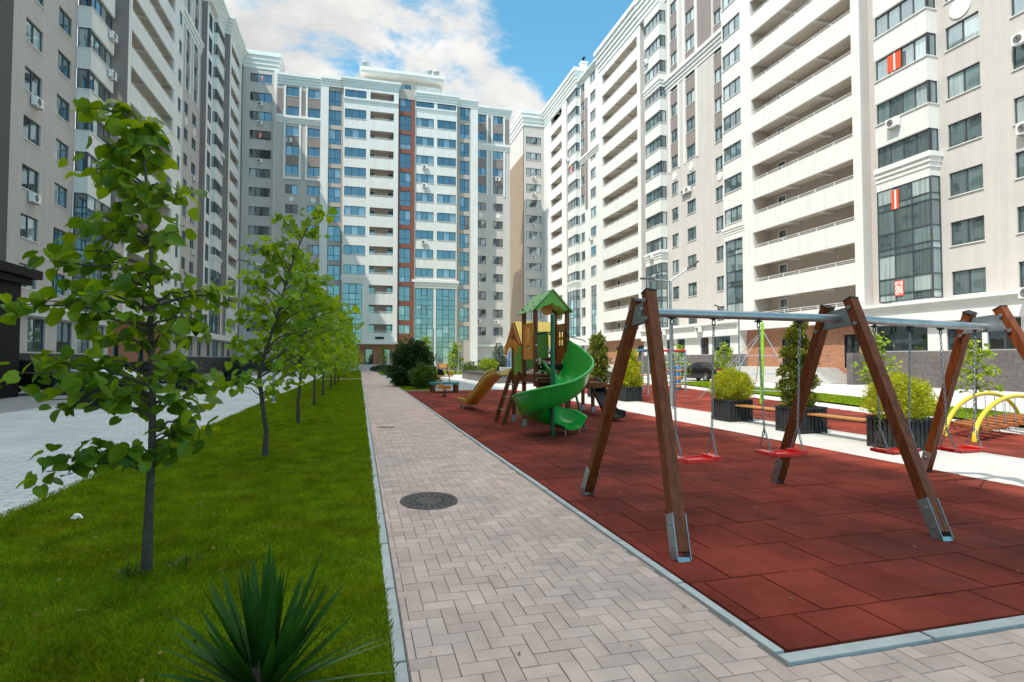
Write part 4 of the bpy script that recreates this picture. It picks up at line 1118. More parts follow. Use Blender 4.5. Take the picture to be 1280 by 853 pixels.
# ------------------------------------------------------------ long block on the left
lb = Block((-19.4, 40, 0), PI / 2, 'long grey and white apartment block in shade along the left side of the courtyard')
V = lambda y: y - 40
L0 = lambda k: L1(k) - 1.42
HL = 46.6
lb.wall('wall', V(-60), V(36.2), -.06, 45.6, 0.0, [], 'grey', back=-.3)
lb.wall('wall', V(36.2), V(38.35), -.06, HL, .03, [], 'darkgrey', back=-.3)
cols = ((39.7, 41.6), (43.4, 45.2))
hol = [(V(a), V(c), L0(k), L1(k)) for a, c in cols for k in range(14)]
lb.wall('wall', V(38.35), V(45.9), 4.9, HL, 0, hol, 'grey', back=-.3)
for a, c in cols:
    for k in range(14): lb.win(V(a), V(c), L0(k), L1(k), 0, 2)
lb.roundel(V(44.6), L1(7) + .8, 0, .55)
bay(lb, V(45.95), V(49.75), .85, V(45.95), 3, 13, L0, L1, 4, top=HL, zbase=4.95)
lb.wall('wall', V(49.75), V(50.35), 4.9, HL, 0, [], 'grey', back=-.3)
hol = [(V(51.0), V(61.6), L0(k), L1(k), .2) for k in range(14)] + [(V(62.9), V(64.0), L0(k), L1(k)) for k in range(14)]
lb.wall('wall', V(50.35), V(64.4), 4.9, HL, 1.6, hol, 'white', back=-.3, sm='taupe')
for k in range(14):
    lb.balcony(V(51.0), V(61.6), L0(k), L1(k), 1.6, 1.6, door=(.86,))
    lb.win(V(62.9), V(64.0), L0(k), L1(k), 1.6, 1)
cols = ((65.6, 67.0), (70.9, 72.4), (74.0, 75.8))
hol = [(V(a), V(c), L0(k), L1(k)) for a, c in cols for k in range(14)]
lb.wall('wall', V(64.4), V(77.4), 4.9, HL, 0, hol, 'grey', back=-.3)
for a, c in cols:
    for k in range(14): lb.win(V(a), V(c), L0(k), L1(k), 0, 2)
for a, c in cols[1:]:
    for k in (9, 10, 12): lb.strip('spandrel', V(a), V(c), L1(k) + .02, L0(k + 1) - .06, .04, -.02, 'taupe')
    for e in (a - .2, c + .2):
        lb.strip('pilaster', V(e - .12), V(e + .12), L0(9) - .4, 39.4, .12, -.02, 'trim'); lb.strip('pilaster', V(e - .12), V(e + .12), 41, 46.2, .12, -.02, 'trim')
    lb.roundel(V((a + c) / 2), L1(7) + .85, 0, .45)
lb.cornice(V(64.5), V(77.3), 39.5, 40.9, 0, out=.35, steps=3, ends=(0, 0), back=0)
# second projecting part
hol = [(V(78.2), V(79.8), L1(k) - 2.1, L1(k)) for k in range(14)]
lb.wall('wall', V(77.4), V(80.6), 4.9, HL, .65, hol, 'white', back=-.3, sm='taupe', rm='taupe')
for k in range(14): lb.win(V(78.2), V(79.8), L1(k) - 2.1, L1(k), .65, 2, False)
bay(lb, V(80.6), V(84.4), 1.15, V(80.6), 3, 13, L0, L1, 4, top=HL, zbase=4.95)
lb.cornice(V(80.55), V(84.4), 14.5, 15.2, 1.15, out=.2, steps=3, ends=(1, 0), back=0)
hol = [(V(85.5), V(91.5), L0(k), L1(k), .2) for k in range(14)]
lb.wall('wall', V(84.6), V(92.4), 4.9, HL, 1.8, hol, 'white', back=-.3, sm='taupe')
for k in range(14): lb.balcony(V(85.5), V(91.5), L0(k), L1(k), 1.8, 1.6, door=(.8,))
lb.wall('wall', V(92.4), V(93.6), 4.9, HL, 1.78, [], 'taupe', back=-.3)
lb.cornice(V(77.4), V(84.6), HL, 49.0, 1.15, out=.6, steps=5, ends=(0, 0), back=-12)
lb.cornice(V(84.6), V(93.6), HL, 49.0, 1.8, out=.6, steps=5, ends=(1, 0), back=-12)
lb.cornice(V(64.4), V(77.4), HL, 49.0, .1, out=.6, steps=5, ends=(0, 0), back=-12)
lb.cornice(V(50.35), V(64.4), HL, 49.0, 1.6, out=.6, steps=5, ends=(1, 1), back=-12)
lb.cornice(V(38.35), V(50.35), HL, 49.0, .1, out=.6, steps=5, ends=(0, 0), back=-12)
lb.cornice(V(-60), V(38.35), 44.6, 45.7, 1.6, out=.6, steps=5, ends=(1, 1), back=-12)  # unseen near roof edge, height shaped to place its shadow line on the playground
# ground floor
b = MB(); b.box(V(-60), V(50.35), -1.05, 0, 4.2, 4.7); b.box(V(-60), V(50.35), -1.25, 0, 4.702, 4.898); b.box(V(64.4), V(93.6), -2.0, 0, 4.2, 4.898); b.build('canopy', M['trim'], lb.root)
gh = [(V(a), V(a + wd), 2.1, 4.1) for a, wd in ((39.3, 1.9), (42.6, 2.0), (45.4, 1.9), (47.9, 1.7))]
lb.wall('ground_floor_wall', V(36), V(50.35), 2.0, 4.2, .7, gh, 'beige', back=-.3)
for h in gh: lb.win(h[0], h[1], 2.1, 4.1, .7, 2, False, gm='glass')
gh = [(V(a), V(a + wd), 2.1, 4.1) for a, wd in ((66, 1.6), (70.5, 1.6), (74, 1.8), (78.3, 1.6), (81, 3.2), (86, 2), (89.5, 2))]
lb.wall('ground_floor_wall', V(64.4), V(93.6), 2.0, 4.2, 1.0, gh, 'beige', back=-.3)
for h in gh: lb.win(h[0], h[1], 2.1, 4.1, 1.0, 2, False)
lb.wall('plinth', V(20), V(50.35), -.06, 2.0, .85, [], 'granite_dark', back=-.3)
lb.wall('plinth', V(64.4), V(93.6), -.06, 2.0, 1.15, [], 'granite_dark', back=-.3)
dh = [(V(52.5), V(53.7), 1.0, 3.4), (V(58), V(59.3), 1.0, 3.4)]
lb.wall('entrance_wall', V(50.35), V(64.4), -.06, 4.9, .2, dh, 'brick', back=-.3, rm='darkgrey')
for h in dh:
    q = MB(); q.box(h[0], h[0] + .1, -.1, 0, 1.0, 3.4); q.box(h[1] - .1, h[1], -.1, 0, 1.0, 3.4); q.box(h[0] + .1, h[1] - .1, -.1, 0, 3.28, 3.4)
    q.poly([(h[0] + .1, -.05, 1.0), (h[1] - .1, -.05, 1.0), (h[1] - .1, -.05, 3.28), (h[0] + .1, -.05, 3.28)], 1); q.build('door', [M['darkmetal'], M['glass_dark']], lb.root)
st = MB(); st.box(V(50.4), V(63), -2.4, -.2, -.05, 1.0)
for k in range(6): st.box(V(63) + .3 * (5 - k) + .002, V(63) + .3 * (6 - k), -2.4, -.25, -.05, .17 * k + .12)
st.build('entrance_steps', M['granite_dark'], lb.root)
rl = MB()
for yy in (-2.35,):
    for dz in (.95, .6): rl.tube([(V(52), yy, 1.0 + dz), (V(63), yy, 1.0 + dz), (V(65), yy, dz)], .028, 6)
    for u in range(52, 64, 2): rl.tube([(V(u), yy, 1.0), (V(u), yy, 1.95)], .02, 6)
rl.build('handrail', M['darkmetal'], lb.root)
ACL = [((40.7, L0(4) - .42, .02), 'white air conditioner under the left window column of the shaded block, upper'),
       ((40.7, L0(2) - .42, .02), 'white air conditioner under the left window column of the shaded block, lower'),
       ((49.0, L0(7) - .42, .87), 'white air conditioner on the near bay of the shaded left block, highest'),
       ((49.0, L0(6) - .42, .87), 'white air conditioner on the near bay of the shaded left block, middle'),
       ((49.0, L0(5) - .42, .87), 'white air conditioner on the near bay of the shaded left block, lowest'),
       ((74.9, L0(6) - .42, .02), 'small air conditioner on the grey middle wall of the left block, highest of three'),
       ((74.9, L0(3) - .42, .02), 'small air conditioner on the grey middle wall of the left block, middle of three'),
       ((74.9, L0(2) - .42, .02), 'small air conditioner on the grey middle wall of the left block, lowest of three'),
       ((83.6, L0(8) - .42, 1.17), 'small air conditioner on the farther bay of the left block')]
for (y, z, d), t in ACL: air_con(lb, V(y), z, d, t)
lb.flush()
# =============================================================== PLAYGROUND
class At:
    """parts given in world coordinates, stored relative to the thing's base"""
    def __init__(self, name, loc, label, cat, group=None):
        self.o = empty(name, loc, 0, label, cat, group); self.l = Vector(loc)
    def add(self, mb, name, mats, parent=None, bevel=0.0, label=None):
        mb.v = [tuple(Vector(p) - self.l) for p in mb.v]
        o = mb.build(name, mats, parent or self.o, bevel=bevel)
        if label: o['label'] = label
        return o

def frustum_leg(b, foot, top, s, mat=0):
    f = Vector(foot); t = Vector(top); b.obox(f, t, s, s, up=(0, 1, 0), mat=mat)

# ---- swing frame
sw = At('playground_swing_set', (5.2, 5.2, 0), 'long timber swing frame with three A shaped leg pairs and a grey steel top beam', 'swing frame')
LEGS = [((2.50, 4.10, .0), (2.755, 5.06, 2.27), 1), ((2.63, 6.39, .0), (2.80, 5.37, 2.22), -1),
        ((5.04, 3.96, .0), (5.20, 5.05, 2.26), 1), ((5.28, 6.34, .0), (5.20, 5.37, 2.21), -1),
        ((7.50, 3.95, .0), (7.40, 5.05, 2.22), 1), ((7.86, 6.42, .0), (7.36, 5.37, 2.19), -1)]
for foot, top, sg in LEGS:
    f = Vector(foot); t = Vector(top); d = (t - f).normalized()
    b = MB()
    # two-ply timber with a groove
    side = d.cross(Vector((0, 1, 0))).normalized(); w = Vector((0, 1, 0))
    s0 = f + d * .06
    b.obox(s0 + side * .028, t + side * .028, .052, .104, up=(0, 1, 0)); b.obox(s0 - side * .028, t - side * .028, .052, .104, up=(0, 1, 0))
    b.obox(s0, t - d * .01, .008, .1, up=(0, 1, 0))
    lg = sw.add(b, 'leg', M['wood'], bevel=.006)
    c = MB(); c.obox(t, t + d * .012, .118, .114, up=(0, 1, 0)); sw.add(c, 'cap', M['darkmetal'], lg, bevel=.003)
    k = MB()
    for q in (-1, 1): k.obox(f + side * q * .060 - d * .0, f + side * q * .060 + d * .36, .008, .108, up=(0, 1, 0))
    k.obox(f - d * .02, f + d * .02, .112, .09, up=(0, 1, 0))
    sw.add(k, 'steel_shoe', M['steel'], lg, bevel=.002)
    bo = MB()
    for q in (-1, 1):
        for h in (.1, .28):
            p = f + d * h + side * q * .064; bo.tube([p, p + side * q * .012], .014, 8)
    for h in (.10, .30):
        p = t - d * h
        for q in (-1, 1):
            bo.tube([p + side * q * .06, p + side * q * .075], .022, 10)
    sw.add(bo, 'bolt_heads', M['steel'], lg)
for i in range(3):
    a, c = LEGS[2 * i], LEGS[2 * i + 1]
    ta, tc_ = Vector(a[1]), Vector(c[1]); x = (ta.x + tc_.x) / 2
    b = MB()
    da = (Vector(a[0]) - ta).normalized(); dc = (Vector(c[0]) - tc_).normalized()
    p = [ta + da * .06, tc_ + dc * .06, tc_ + dc * .31, ta + da * .31]; cm = sum(p, Vector()) / 4; p = [v.lerp(cm, .12) for v in p]
    for q in (-.03, .03):
        b.slab([(x + q, v.y, v.z) for v in p], (1, 0, 0), .007)
    sw.add(b, 'steel_bracket', M['steel'], bevel=.002)
for x0, x1, z0, z1 in ((2.72, 5.19, 2.085, 2.065), (5.21, 7.45, 2.065, 2.0)):
    b = MB(); b.tube([(x0, 5.2, z0), (x1, 5.2, z1)], .045, 14); sw.add(b, 'top_beam', M['steel'])

# ---- four swings: chains of real links, one red seat each
def chain(b, p, q, pitch=.034, r=.0046):
    p = Vector(p); q = Vector(q); d = q - p; n = max(2, int(d.length / pitch)); d.normalize()
    s = d.cross(Vector((1, .3, .1))).normalized(); t = d.cross(s)
    for i in range(n):
        c = p + (q - p) * ((i + .5) / n); a = s if i % 2 else t
        pts = []
        for k in range(9):
            g = 2 * PI * k / 8; pts.append(c + d * (math.cos(g) * pitch * .68) + a * (math.sin(g) * .011))
        b.tube(pts, r, 5, cap=False)
SW = [(3.09, 3.58, .585, 5.2, 'red swing seat nearest the left timber leg, hanging on two chains'),
      (4.13, 4.66, .60, 5.2, 'second red swing seat from the left, in front of the middle dark timber leg'),
      (5.68, 6.2, .56, 5.2, 'red swing seat partly behind the middle sloping timber leg, before a dark planter'),
      (6.66, 7.2, .535, 5.2, 'rightmost red swing seat, over the pale concrete strip')]
for (xa, xb, z, y, lab) in SW:
    zt = 2.075 - (xa - 2.9) * .018
    g = At('swing', ((xa + xb) / 2, y, z), lab, 'swing', 'red swings on the timber frame')
    cx = (xa + xb) / 2; w = xb - xa
    b = MB()
    n = 10
    prof = []
    for i in range(n + 1):
        u = -1 + 2 * i / n
        prof.append((cx + u * .235, z - .012 + .03 * abs(u) ** 5))
    for yy0, yy1 in ((y - .1, y + .1),):
        top = [(x, yy0, zz + .012) for x, zz in prof] + [(x, yy1, zz + .012) for x, zz in prof]
        bot = [(x, yy0, zz - .016) for x, zz in prof] + [(x, yy1, zz - .016) for x, zz in prof]
        vs = top + bot; m = n + 1; fs = []
        for i in range(n):
            fs.append((i, i + 1, m + i + 1, m + i)); fs.append((2 * m + i, 3 * m + i, 3 * m + i + 1, 2 * m + i + 1))
            fs.append((i, 2 * m + i, 2 * m + i + 1, i + 1)); fs.append((m + i, m + i + 1, 3 * m + i + 1, 3 * m + i))
        fs.append((0, m, 3 * m, 2 * m)); fs.append((n, 2 * m + n, 3 * m + n, m + n))
        b.add(vs, fs)
    for u in (-1, 1):
        b.box(cx + u * .2 - .045, cx + u * .2 + .045, y - .108, y + .108, z - .004, z + .034)
    for yy in (-.104, .104): b.box(cx - .15, cx + .15, y + yy - .009, y + yy + .009, z - .024, z + .016)
    g.add(b, 'seat', M['redplastic'], bevel=.006)
    for u, xt in ((-1, xa), (1, xb)):
        xs = cx + u * .2; sp_ = Vector((xs + (xt - xs) * .2, y, z + .27)); tp = Vector((xt, y, zt - .10))
        b = MB(); chain(b, tp, sp_); chain(b, sp_, (xs, y - .09, z + .03)); chain(b, sp_, (xs, y + .09, z + .03))
        g.add(b, 'chain', M['chain'])
        h = MB(); h.tube([(xt, y, zt - .02), (xt, y, zt - .055)], .018, 8); h.box(xt - .035, xt + .035, y - .02, y + .02, zt - .045, zt - .028)
        pts = [(xt + .018 * math.sin(k * PI / 6), y, zt - .08 + .03 * math.cos(k * PI / 6)) for k in range(13)]
        h.tube(pts, .006, 5)
        g.add(h, 'hanger', M['darkmetal'])

# ---- climbing tower with slides
tw = At('play_tower', (4.4, 13.6, 0), 'timber play tower with green gable roof, green spiral slide and yellow wave slide', 'play tower')
def post(x, y, z0, z1, s=.092, cap=True):
    b = MB(); b.box(x - s / 2, x + s / 2, y - s / 2, y + s / 2, z0 + (.12 if cap else 0), z1)
    o = tw.add(b, 'post', M['wood'], bevel=.008)
    if cap:
        c = MB(); c.box(x - s / 2 - .008, x + s / 2 + .008, y - s / 2 - .008, y + s / 2 + .008, z0, z0 + .17); tw.add(c, 'steel_shoe', M['steel'], o)
    return o
A_, B_, C_, D_ = (3.91, 13.45), (3.94, 12.6), (4.71, 13.45), (4.72, 12.6)
post(*A_, 0, 2.86); post(*B_, 1.0, 2.86, cap=False); post(*C_, 0, 2.86); post(*D_, 0, 2.86)
post(3.94, 14.52, 0, 2.28); post(4.74, 14.52, 0, 2.28); post(5.67, 15.03, 0, 1.95); post(5.67, 16.4, 0, 1.6); post(6.98, 17.2, 0, 1.05); post(6.2, 17.2, 0, 1.5); post(6.98, 16.4, 0, 1.05)
# decks with dark edge beams
for x0, x1, y0, y1, z in ((3.9, 4.74, 12.58, 14.54, 1.25), (4.76, 5.7, 13.9, 15.1, 1.1), (5.64, 7.0, 15.4, 17.22, .95)):
    b = MB(); n = int((y1 - y0) / .12)
    for k in range(n):
        b.box(x0 + .03, x1 - .03, y0 + .03 + k * .12, y0 + .03 + k * .12 + .11, z - .03, z)
    tw.add(b, 'deck', M['wood'])
    for (p, q) in (((x0, y0), (x1, y0)), ((x0, y1), (x1, y1)), ((x0, y0), (x0, y1)), ((x1, y0), (x1, y1))):
        b = MB(); b.obox((p[0], p[1], z - .1), (q[0], q[1], z - .1), .05, .13); tw.add(b, 'edge_beam', M['wood'])
b = MB(); b.box(3.99, 4.66, 12.56, 12.575, 1.0, 1.10); b.box(3.99, 4.66, 12.56, 12.575, 1.36, 1.5); tw.add(b, 'kick_board', M['hpl_black'])
b = MB(); b.box(3.99, 4.45, 12.555, 12.57, 1.335, 1.375); tw.add(b, 'kick_board', M['hpl_lightgreen'])
b = MB(); b.tube([(3.96, 12.56, 1.19), (4.7, 12.56, 1.19)], .015, 8); tw.add(b, 'crossbar', M['steel'])
b = MB()
for x, y, z in ((3.94, 12.545, 1.3), (3.94, 12.545, 1.15), (4.72, 12.545, 1.3), (4.72, 12.545, 1.12), (4.3, 12.545, 1.45), (4.05, 12.545, 1.45), (3.94, 12.545, 1.95), (3.94, 12.545, 1.6), (3.86, 14.5, 1.3), (3.86, 13.5, 1.3)): b.tube([(x, y, z), (x, y - .02, z)], .017, 8)
tw.add(b, 'bolt_heads', M['acwhite'])
# main roof: ridge along the deck, light green boards, wavy gable
rz_, ez, xm, xl, xr, y0, y1 = 3.235, 2.715, 4.315, 3.80, 4.80, 12.42, 13.75
for sx, xe in ((-1, xl), (1, xr)):
    nrm = Vector((sx * (rz_ - ez), 0, abs(xe - xm))).normalized()
    b = MB(); p = [(xm, y0, rz_), (xm, y1, rz_), (xe, y1, ez), (xe, y0, ez)]
    b.slab(p if sx < 0 else list(reversed(p)), nrm, .018)
    o = tw.add(b, 'roof_panel', M['hpl_lightgreen'], bevel=.003)
    c = MB()
    for f in (.12, .5, .88):
        for g_ in (.06, .5, .94):
            q = Vector((xm + (xe - xm) * g_, y0 + (y1 - y0) * f, rz_ + (ez - rz_) * g_)) + nrm * .018
            c.tube([q, q + nrm * .014], .02, 8)
    tw.add(c, 'bolt_heads', M['darkmetal'], o)
for yy in (12.47, 13.68):
    out = [(xm, rz_ - .02), (xl + .06, ez + .02)]
    for i in range(13):
        u = i / 12; out.append((xl + .1 + (xr - xl - .2) * u, ez + .06 + .16 * math.sin(PI * u) ** 2 - .05 * math.sin(u * 4 * PI) ** 2))
    out.append((xr - .06, ez + .02))
    b = MB(); b.slab([(x, yy, z) for x, z in out], (0, 1, 0), .02); tw.add(b, 'gable_board', M['hpl_green'])
b = MB(); b.slab([(xm + math.cos(k * PI / 5) * (.16 if k % 2 else .12), 12.9, 2.8 + math.sin(k * PI / 5) * .13) for k in range(10)], (0, 1, 0), .02); tw.add(b, 'roof_ornament', M['hpl_orange'])
# side panels
def board(name, m, pts, n, t=.018, holes=()):
    b = MB()
    b.slab(pts, n, t)
    return tw.add(b, name, M[m], bevel=.003)
def win_board(name, m, P, w, h, holes, t=.02):
    """upright board with real cut-outs; P(u, z, depth) -> world"""
    b = MB()
    us = sorted({0, w} | {x for q in holes for x in q[:2]}); zs = sorted({0, h} | {x for q in holes for x in q[2:]})
    for i in range(len(us) - 1):
        for j in range(len(zs) - 1):
            cu, cz = (us[i] + us[i + 1]) / 2, (zs[j] + zs[j + 1]) / 2
            if any(q[0] < cu < q[1] and q[2] < cz < q[3] for q in holes): continue
            for d in (0, t): b.poly([P(us[i], zs[j], d), P(us[i + 1], zs[j], d), P(us[i + 1], zs[j + 1], d), P(us[i], zs[j + 1], d)])
    for q in list(holes) + [(0, w, 0, h)]:
        for a, c in (((q[0], q[2]), (q[1], q[2])), ((q[1], q[2]), (q[1], q[3])), ((q[1], q[3]), (q[0], q[3])), ((q[0], q[3]), (q[0], q[2]))):
            b.poly([P(a[0], a[1], 0), P(c[0], c[1], 0), P(c[0], c[1], t), P(a[0], a[1], t)])
    return tw.add(b, name, M[m])
four = [(.26, .36, .42, .62), (.40, .50, .42, .62), (.26, .36, .16 + .10, .36), (.40, .50, .26, .36)]
win_board('side_board', 'hpl_orange', lambda u, z, d: (3.895 - d, 12.66 + u, 1.62 + z), .74, .86, [(.24, .33, .42, .74), (.40, .49, .42, .74), (.24, .49, .24, .32)])
win_board('side_board', 'hpl_rust', lambda u, z, d: (4.715 + d, 12.66 + u, 1.60 + z), .74, .88, [(.22, .34, .55, .72), (.40, .52, .55, .72), (.22, .34, .36, .5), (.40, .52, .36, .5)])
board('back_board', 'hpl_green', [(4.16, 13.5, 1.65), (4.56, 13.5, 1.65), (4.56, 13.5, 2.25), (4.5, 13.5, 2.32), (4.22, 13.5, 2.3), (4.16, 13.5, 2.22)], (0, 1, 0))
board('low_board', 'hpl_green', [(4.0, 13.5, 1.4), (4.3, 13.5, 1.4), (4.3, 13.5, 1.66), (4.0, 13.5, 1.66)], (0, 1, 0))
board('low_board', 'hpl_green', [(4.6, 12.62, 1.3), (4.72, 12.62, 1.3), (4.72, 12.62, 1.62), (4.6, 12.62, 1.62)], (0, 1, 0))
board('low_board', 'hpl_orange', [(4.34, 14.45, 1.35), (4.64, 14.45, 1.35), (4.64, 14.45, 1.6), (4.34, 14.45, 1.6)], (0, 1, 0))
b = MB()
for z in (1.78, 2.25):
    b.tube([(4.56, 13.47, z), (4.71, 13.47, z)], .02, 8)
tw.add(b, 'panel_clamps', M['darkmetal'])
b = MB(); b.tube([(3.96, 12.56, 2.2), (4.2, 12.5, 2.24), (4.5, 12.46, 2.28), (4.6, 12.47, 2.27), (4.75, 12.56, 2.15)], .016, 8); tw.add(b, 'guard_rail', M['darkmetal'])
b = MB(); b.tube([(4.75, 12.56, 2.15), (5.2, 12.75, 2.08), (5.35, 13.0, 2.05)], .014, 8); tw.add(b, 'guard_rail', M['steel'])
# rear low roof: ridge across, yellow slope towards the camera, rust gable
b = MB(); b.slab([(3.98, 14.6, 2.62), (3.98, 13.85, 1.95), (5.2, 13.85, 1.95), (5.2, 14.6, 2.62)], Vector((0, -.67, .75)).normalized(), .018); tw.add(b, 'roof_panel', M['hpl_yellow'], bevel=.003)
b = MB(); b.slab([(3.98, 14.62, 2.62), (5.2, 14.62, 2.62), (5.2, 15.35, 1.95), (3.98, 15.35, 1.95)], Vector((0, .67, .75)).normalized(), .018); tw.add(b, 'roof_panel', M['hpl_yellow'], bevel=.003)
b = MB(); b.slab([(3.92, 13.9, 2.02), (3.92, 14.6, 2.62), (3.92, 15.3, 2.02)], (1, 0, 0), .02); tw.add(b, 'gable_board', M['hpl_rust'])
arch = [(3.88, 13.95, 1.75), (3.88, 13.95, 2.0), (3.88, 14.2, 2.1), (3.88, 14.55, 2.16), (3.88, 14.9, 2.1), (3.88, 15.2, 2.0), (3.88, 15.2, 1.75)] + [(3.88, 14.55 + .45 * math.cos(a), 1.72 + .26 * math.sin(a)) for a in [k * PI / 8 for k in range(9)]]
b = MB(); b.slab(arch, (-1, 0, 0), .02); tw.add(b, 'arch_board', M['hpl_orange'])
b = MB(); b.slab([(3.9, 13.62, 1.15), (3.9, 14.3, 1.15), (3.9, 14.3, 1.86), (3.9, 13.95, 1.98), (3.9, 13.62, 1.9)], (-1, 0, 0), .02); tw.add(b, 'side_board', M['hpl_green'])
b = MB(); b.box(5.18, 5.2, 13.95, 15.2, 1.2, 1.9); tw.add(b, 'side_board', M['hpl_rust'])
# ladder on the left
for f, t in (((3.42, 13.61, 0), (3.86, 13.61, 1.32)), ((3.44, 14.50, 0), (3.86, 14.42, 1.32))):
    b = MB(); b.obox(f, t, .045, .11, up=(1, 0, 0)); tw.add(b, 'ladder_rail', M['wood'], bevel=.005)
for z in (.33, .66, .98):
    x = 3.43 + .44 * z / 1.32; b = MB(); b.tube([(x, 13.6, z), (x, 14.48, z)], .017, 8); tw.add(b, 'ladder_rung', M['steel'])
# leaf shaped climbing boards near the ground
for (x, y, z, r_) in ((3.93, 14.0, .30, .2), (4.3, 14.52, .16, .2)):
    b = MB(); b.slab([(x, y + math.cos(k * PI / 8) * r_ * (1.15 if k % 4 == 0 else .62 if k % 2 else .9), z + .05 + math.sin(k * PI / 8) * r_ * (1.1 if k % 4 == 0 else .62 if k % 2 else .9)) for k in range(16)], (1, 0, 0), .02); tw.add(b, 'leaf_board', M['hpl_green'])
b = MB(); b.lathe([(.0, .93), (.2, .93), (.26, 1.02), (.27, 1.1), (0, 1.11)], 16, (4.35, 13.2, 0)); tw.add(b, 'hanging_seat', M['hpl_rust'])
# trough builder
def trough(b, frames, sec, t=.022, mat=0):
    """sweep an open section (list of (a, h)) over frames (origin, side, up); double skin, closed rims"""
    m = len(sec); rows = []
    for (o, s, u, sc, hh) in frames:
        o = Vector(o); s = Vector(s); u = Vector(u)
        inn = [o + s * (a * sc) + u * (h * hh) for a, h in sec]
        outp = []
        for i in range(m):
            a0 = inn[max(0, i - 1)]; a1 = inn[min(m - 1, i + 1)]; d = (a1 - a0).normalized()
            nn = d.cross(s.cross(u)).normalized()
            if nn.dot(u) > 0 and abs(nn.dot(u)) > .3: nn = -nn
            outp.append(inn[i] + nn * t)
        rows.append(inn + list(reversed(outp)))
    k = len(rows[0]); vs = [p for r_ in rows for p in r_]; fs = []
    for i in range(len(rows) - 1):
        for j in range(k):
            fs.append((i * k + j, i * k + (j + 1) % k, (i + 1) * k + (j + 1) % k, (i + 1) * k + j))
    b.add(vs, fs, mat, True)
    b.poly([vs[j] for j in reversed(range(k))], mat); b.poly([vs[(len(rows) - 1) * k + j] for j in range(k)], mat)
# green spiral slide
PX, PY = 3.97, 11.47
frames = []
def zfloor(ph):      # ph: degrees turned, 0 = right side of the pole
    pts = [(0, 1.06), (90, .72), (180, .43), (250, .26), (300, .17), (330, .15)]
    for (a, z), (c, w_) in zip(pts, pts[1:]):
        if ph <= c: return z + (w_ - z) * (ph - a) / (c - a)
    return .15
sec = []
for i in range(15):
    u = i / 14
    a = -.36 + .76 * u
    h = .42 * max(0, (u - .55) / .45) ** 2.4 + .20 * max(0, (.35 - u) / .35) ** 2.0
    sec.append((a, h))
sec.append((.425, .455)); sec.append((.455, .44)); sec.append((.46, .40))
for i in range(7):                                  # straight start from the deck
    y = 12.62 - (12.62 - PY) * i / 7
    f = i / 7
    frames.append(((PX + .42, y, 1.25 - .19 * f), (1, 0, 0), (0, 0, 1), 1.0 if f > .3 else .82 + .6 * f * .3, 1.9 - .45 * f))
for k in range(0, 44):
    ph = k * 7.6; a = R(-ph)
    hs = 1.45 - .45 * min(1, ph / 80); 
    if ph > 230: hs = 1.0 - .25 * (ph - 230) / 97
    frames.append(((PX + .42 * math.cos(a), PY + .42 * math.sin(a), zfloor(ph)), (math.cos(a), math.sin(a), 0), (0, 0, 1), 1.0, hs))
a = R(-326.8); tdir = Vector((math.sin(a), -math.cos(a), 0)) 
for k in range(1, 4):
    o = Vector((PX + .42 * math.cos(a), PY + .42 * math.sin(a), .15 - .006 * k)) + tdir * (.09 * k)
    frames.append((o, (math.cos(a), math.sin(a), 0), (0, 0, 1), 1.0 + .02 * k, .75 - .07 * k))
b = MB(); trough(b, frames, sec, .026)
sp_o = tw.add(b, 'spiral_slide', M['greenplastic'])
b = MB(); b.tube([(PX, PY, 0), (PX, PY, 2.55)], .047, 14); b.lathe([(.047, 2.55), (.05, 2.56), (.03, 2.6), (0, 2.61)], 14, (PX, PY, 0)); tw.add(b, 'slide_pole', M['greendark'])
b = MB()
for dx_, dy_ in ((.1, .0), (.62, .36)):
    p = Vector((PX, PY, 0)) + Vector((.42 * math.cos(a), .42 * math.sin(a), 0)) + tdir * .2 + Vector((math.cos(a), math.sin(a), 0)) * (dx_ - .35); b.tube([(p.x, p.y, 0), (p.x, p.y, .14)], .015, 6)
tw.add(b, 'slide_feet', M['steel'])
b = MB(); b.tube([(5.0, 12.2, 0), (4.78, 12.35, 1.0)], .03, 8); tw.add(b, 'slide_strut', M['greendark'])
# yellow wave slide to the back left
fr = []
n = 22
for i in range(n + 1):
    u = i / n
    p = Vector((3.72 - .22 * u, 14.75 + 4.75 * u, 0))
    z = 1.22 * (1 - u) + .13 * math.sin(u * 2.2 * PI) * (1 - u) ** .3
    if u > .72: z = max(z * .75, .16)
    p.z = max(z, .17)
    fr.append((p, (1, .05, 0), (0, 0, 1), 1.0, 1.0))
s2 = [(-.24, .13), (-.225, .17), (-.20, .16), (-.19, .03), (-.1, 0), (.1, 0), (.19, .03), (.20, .16), (.225, .17), (.24, .13)]
b = MB(); trough(b, fr, s2, .03); tw.add(b, 'wave_slide', M['yellowplastic'])
for yy in (18.6, 19.2):
    b = MB()
    for xx in (3.32, 3.72): b.tube([(xx, yy, 0), (xx, yy, .2)], .014, 6)
    b.tube([(3.32, yy, .06), (3.72, yy, .06)], .012, 6)
    tw.add(b, 'slide_foot', M['steel'])
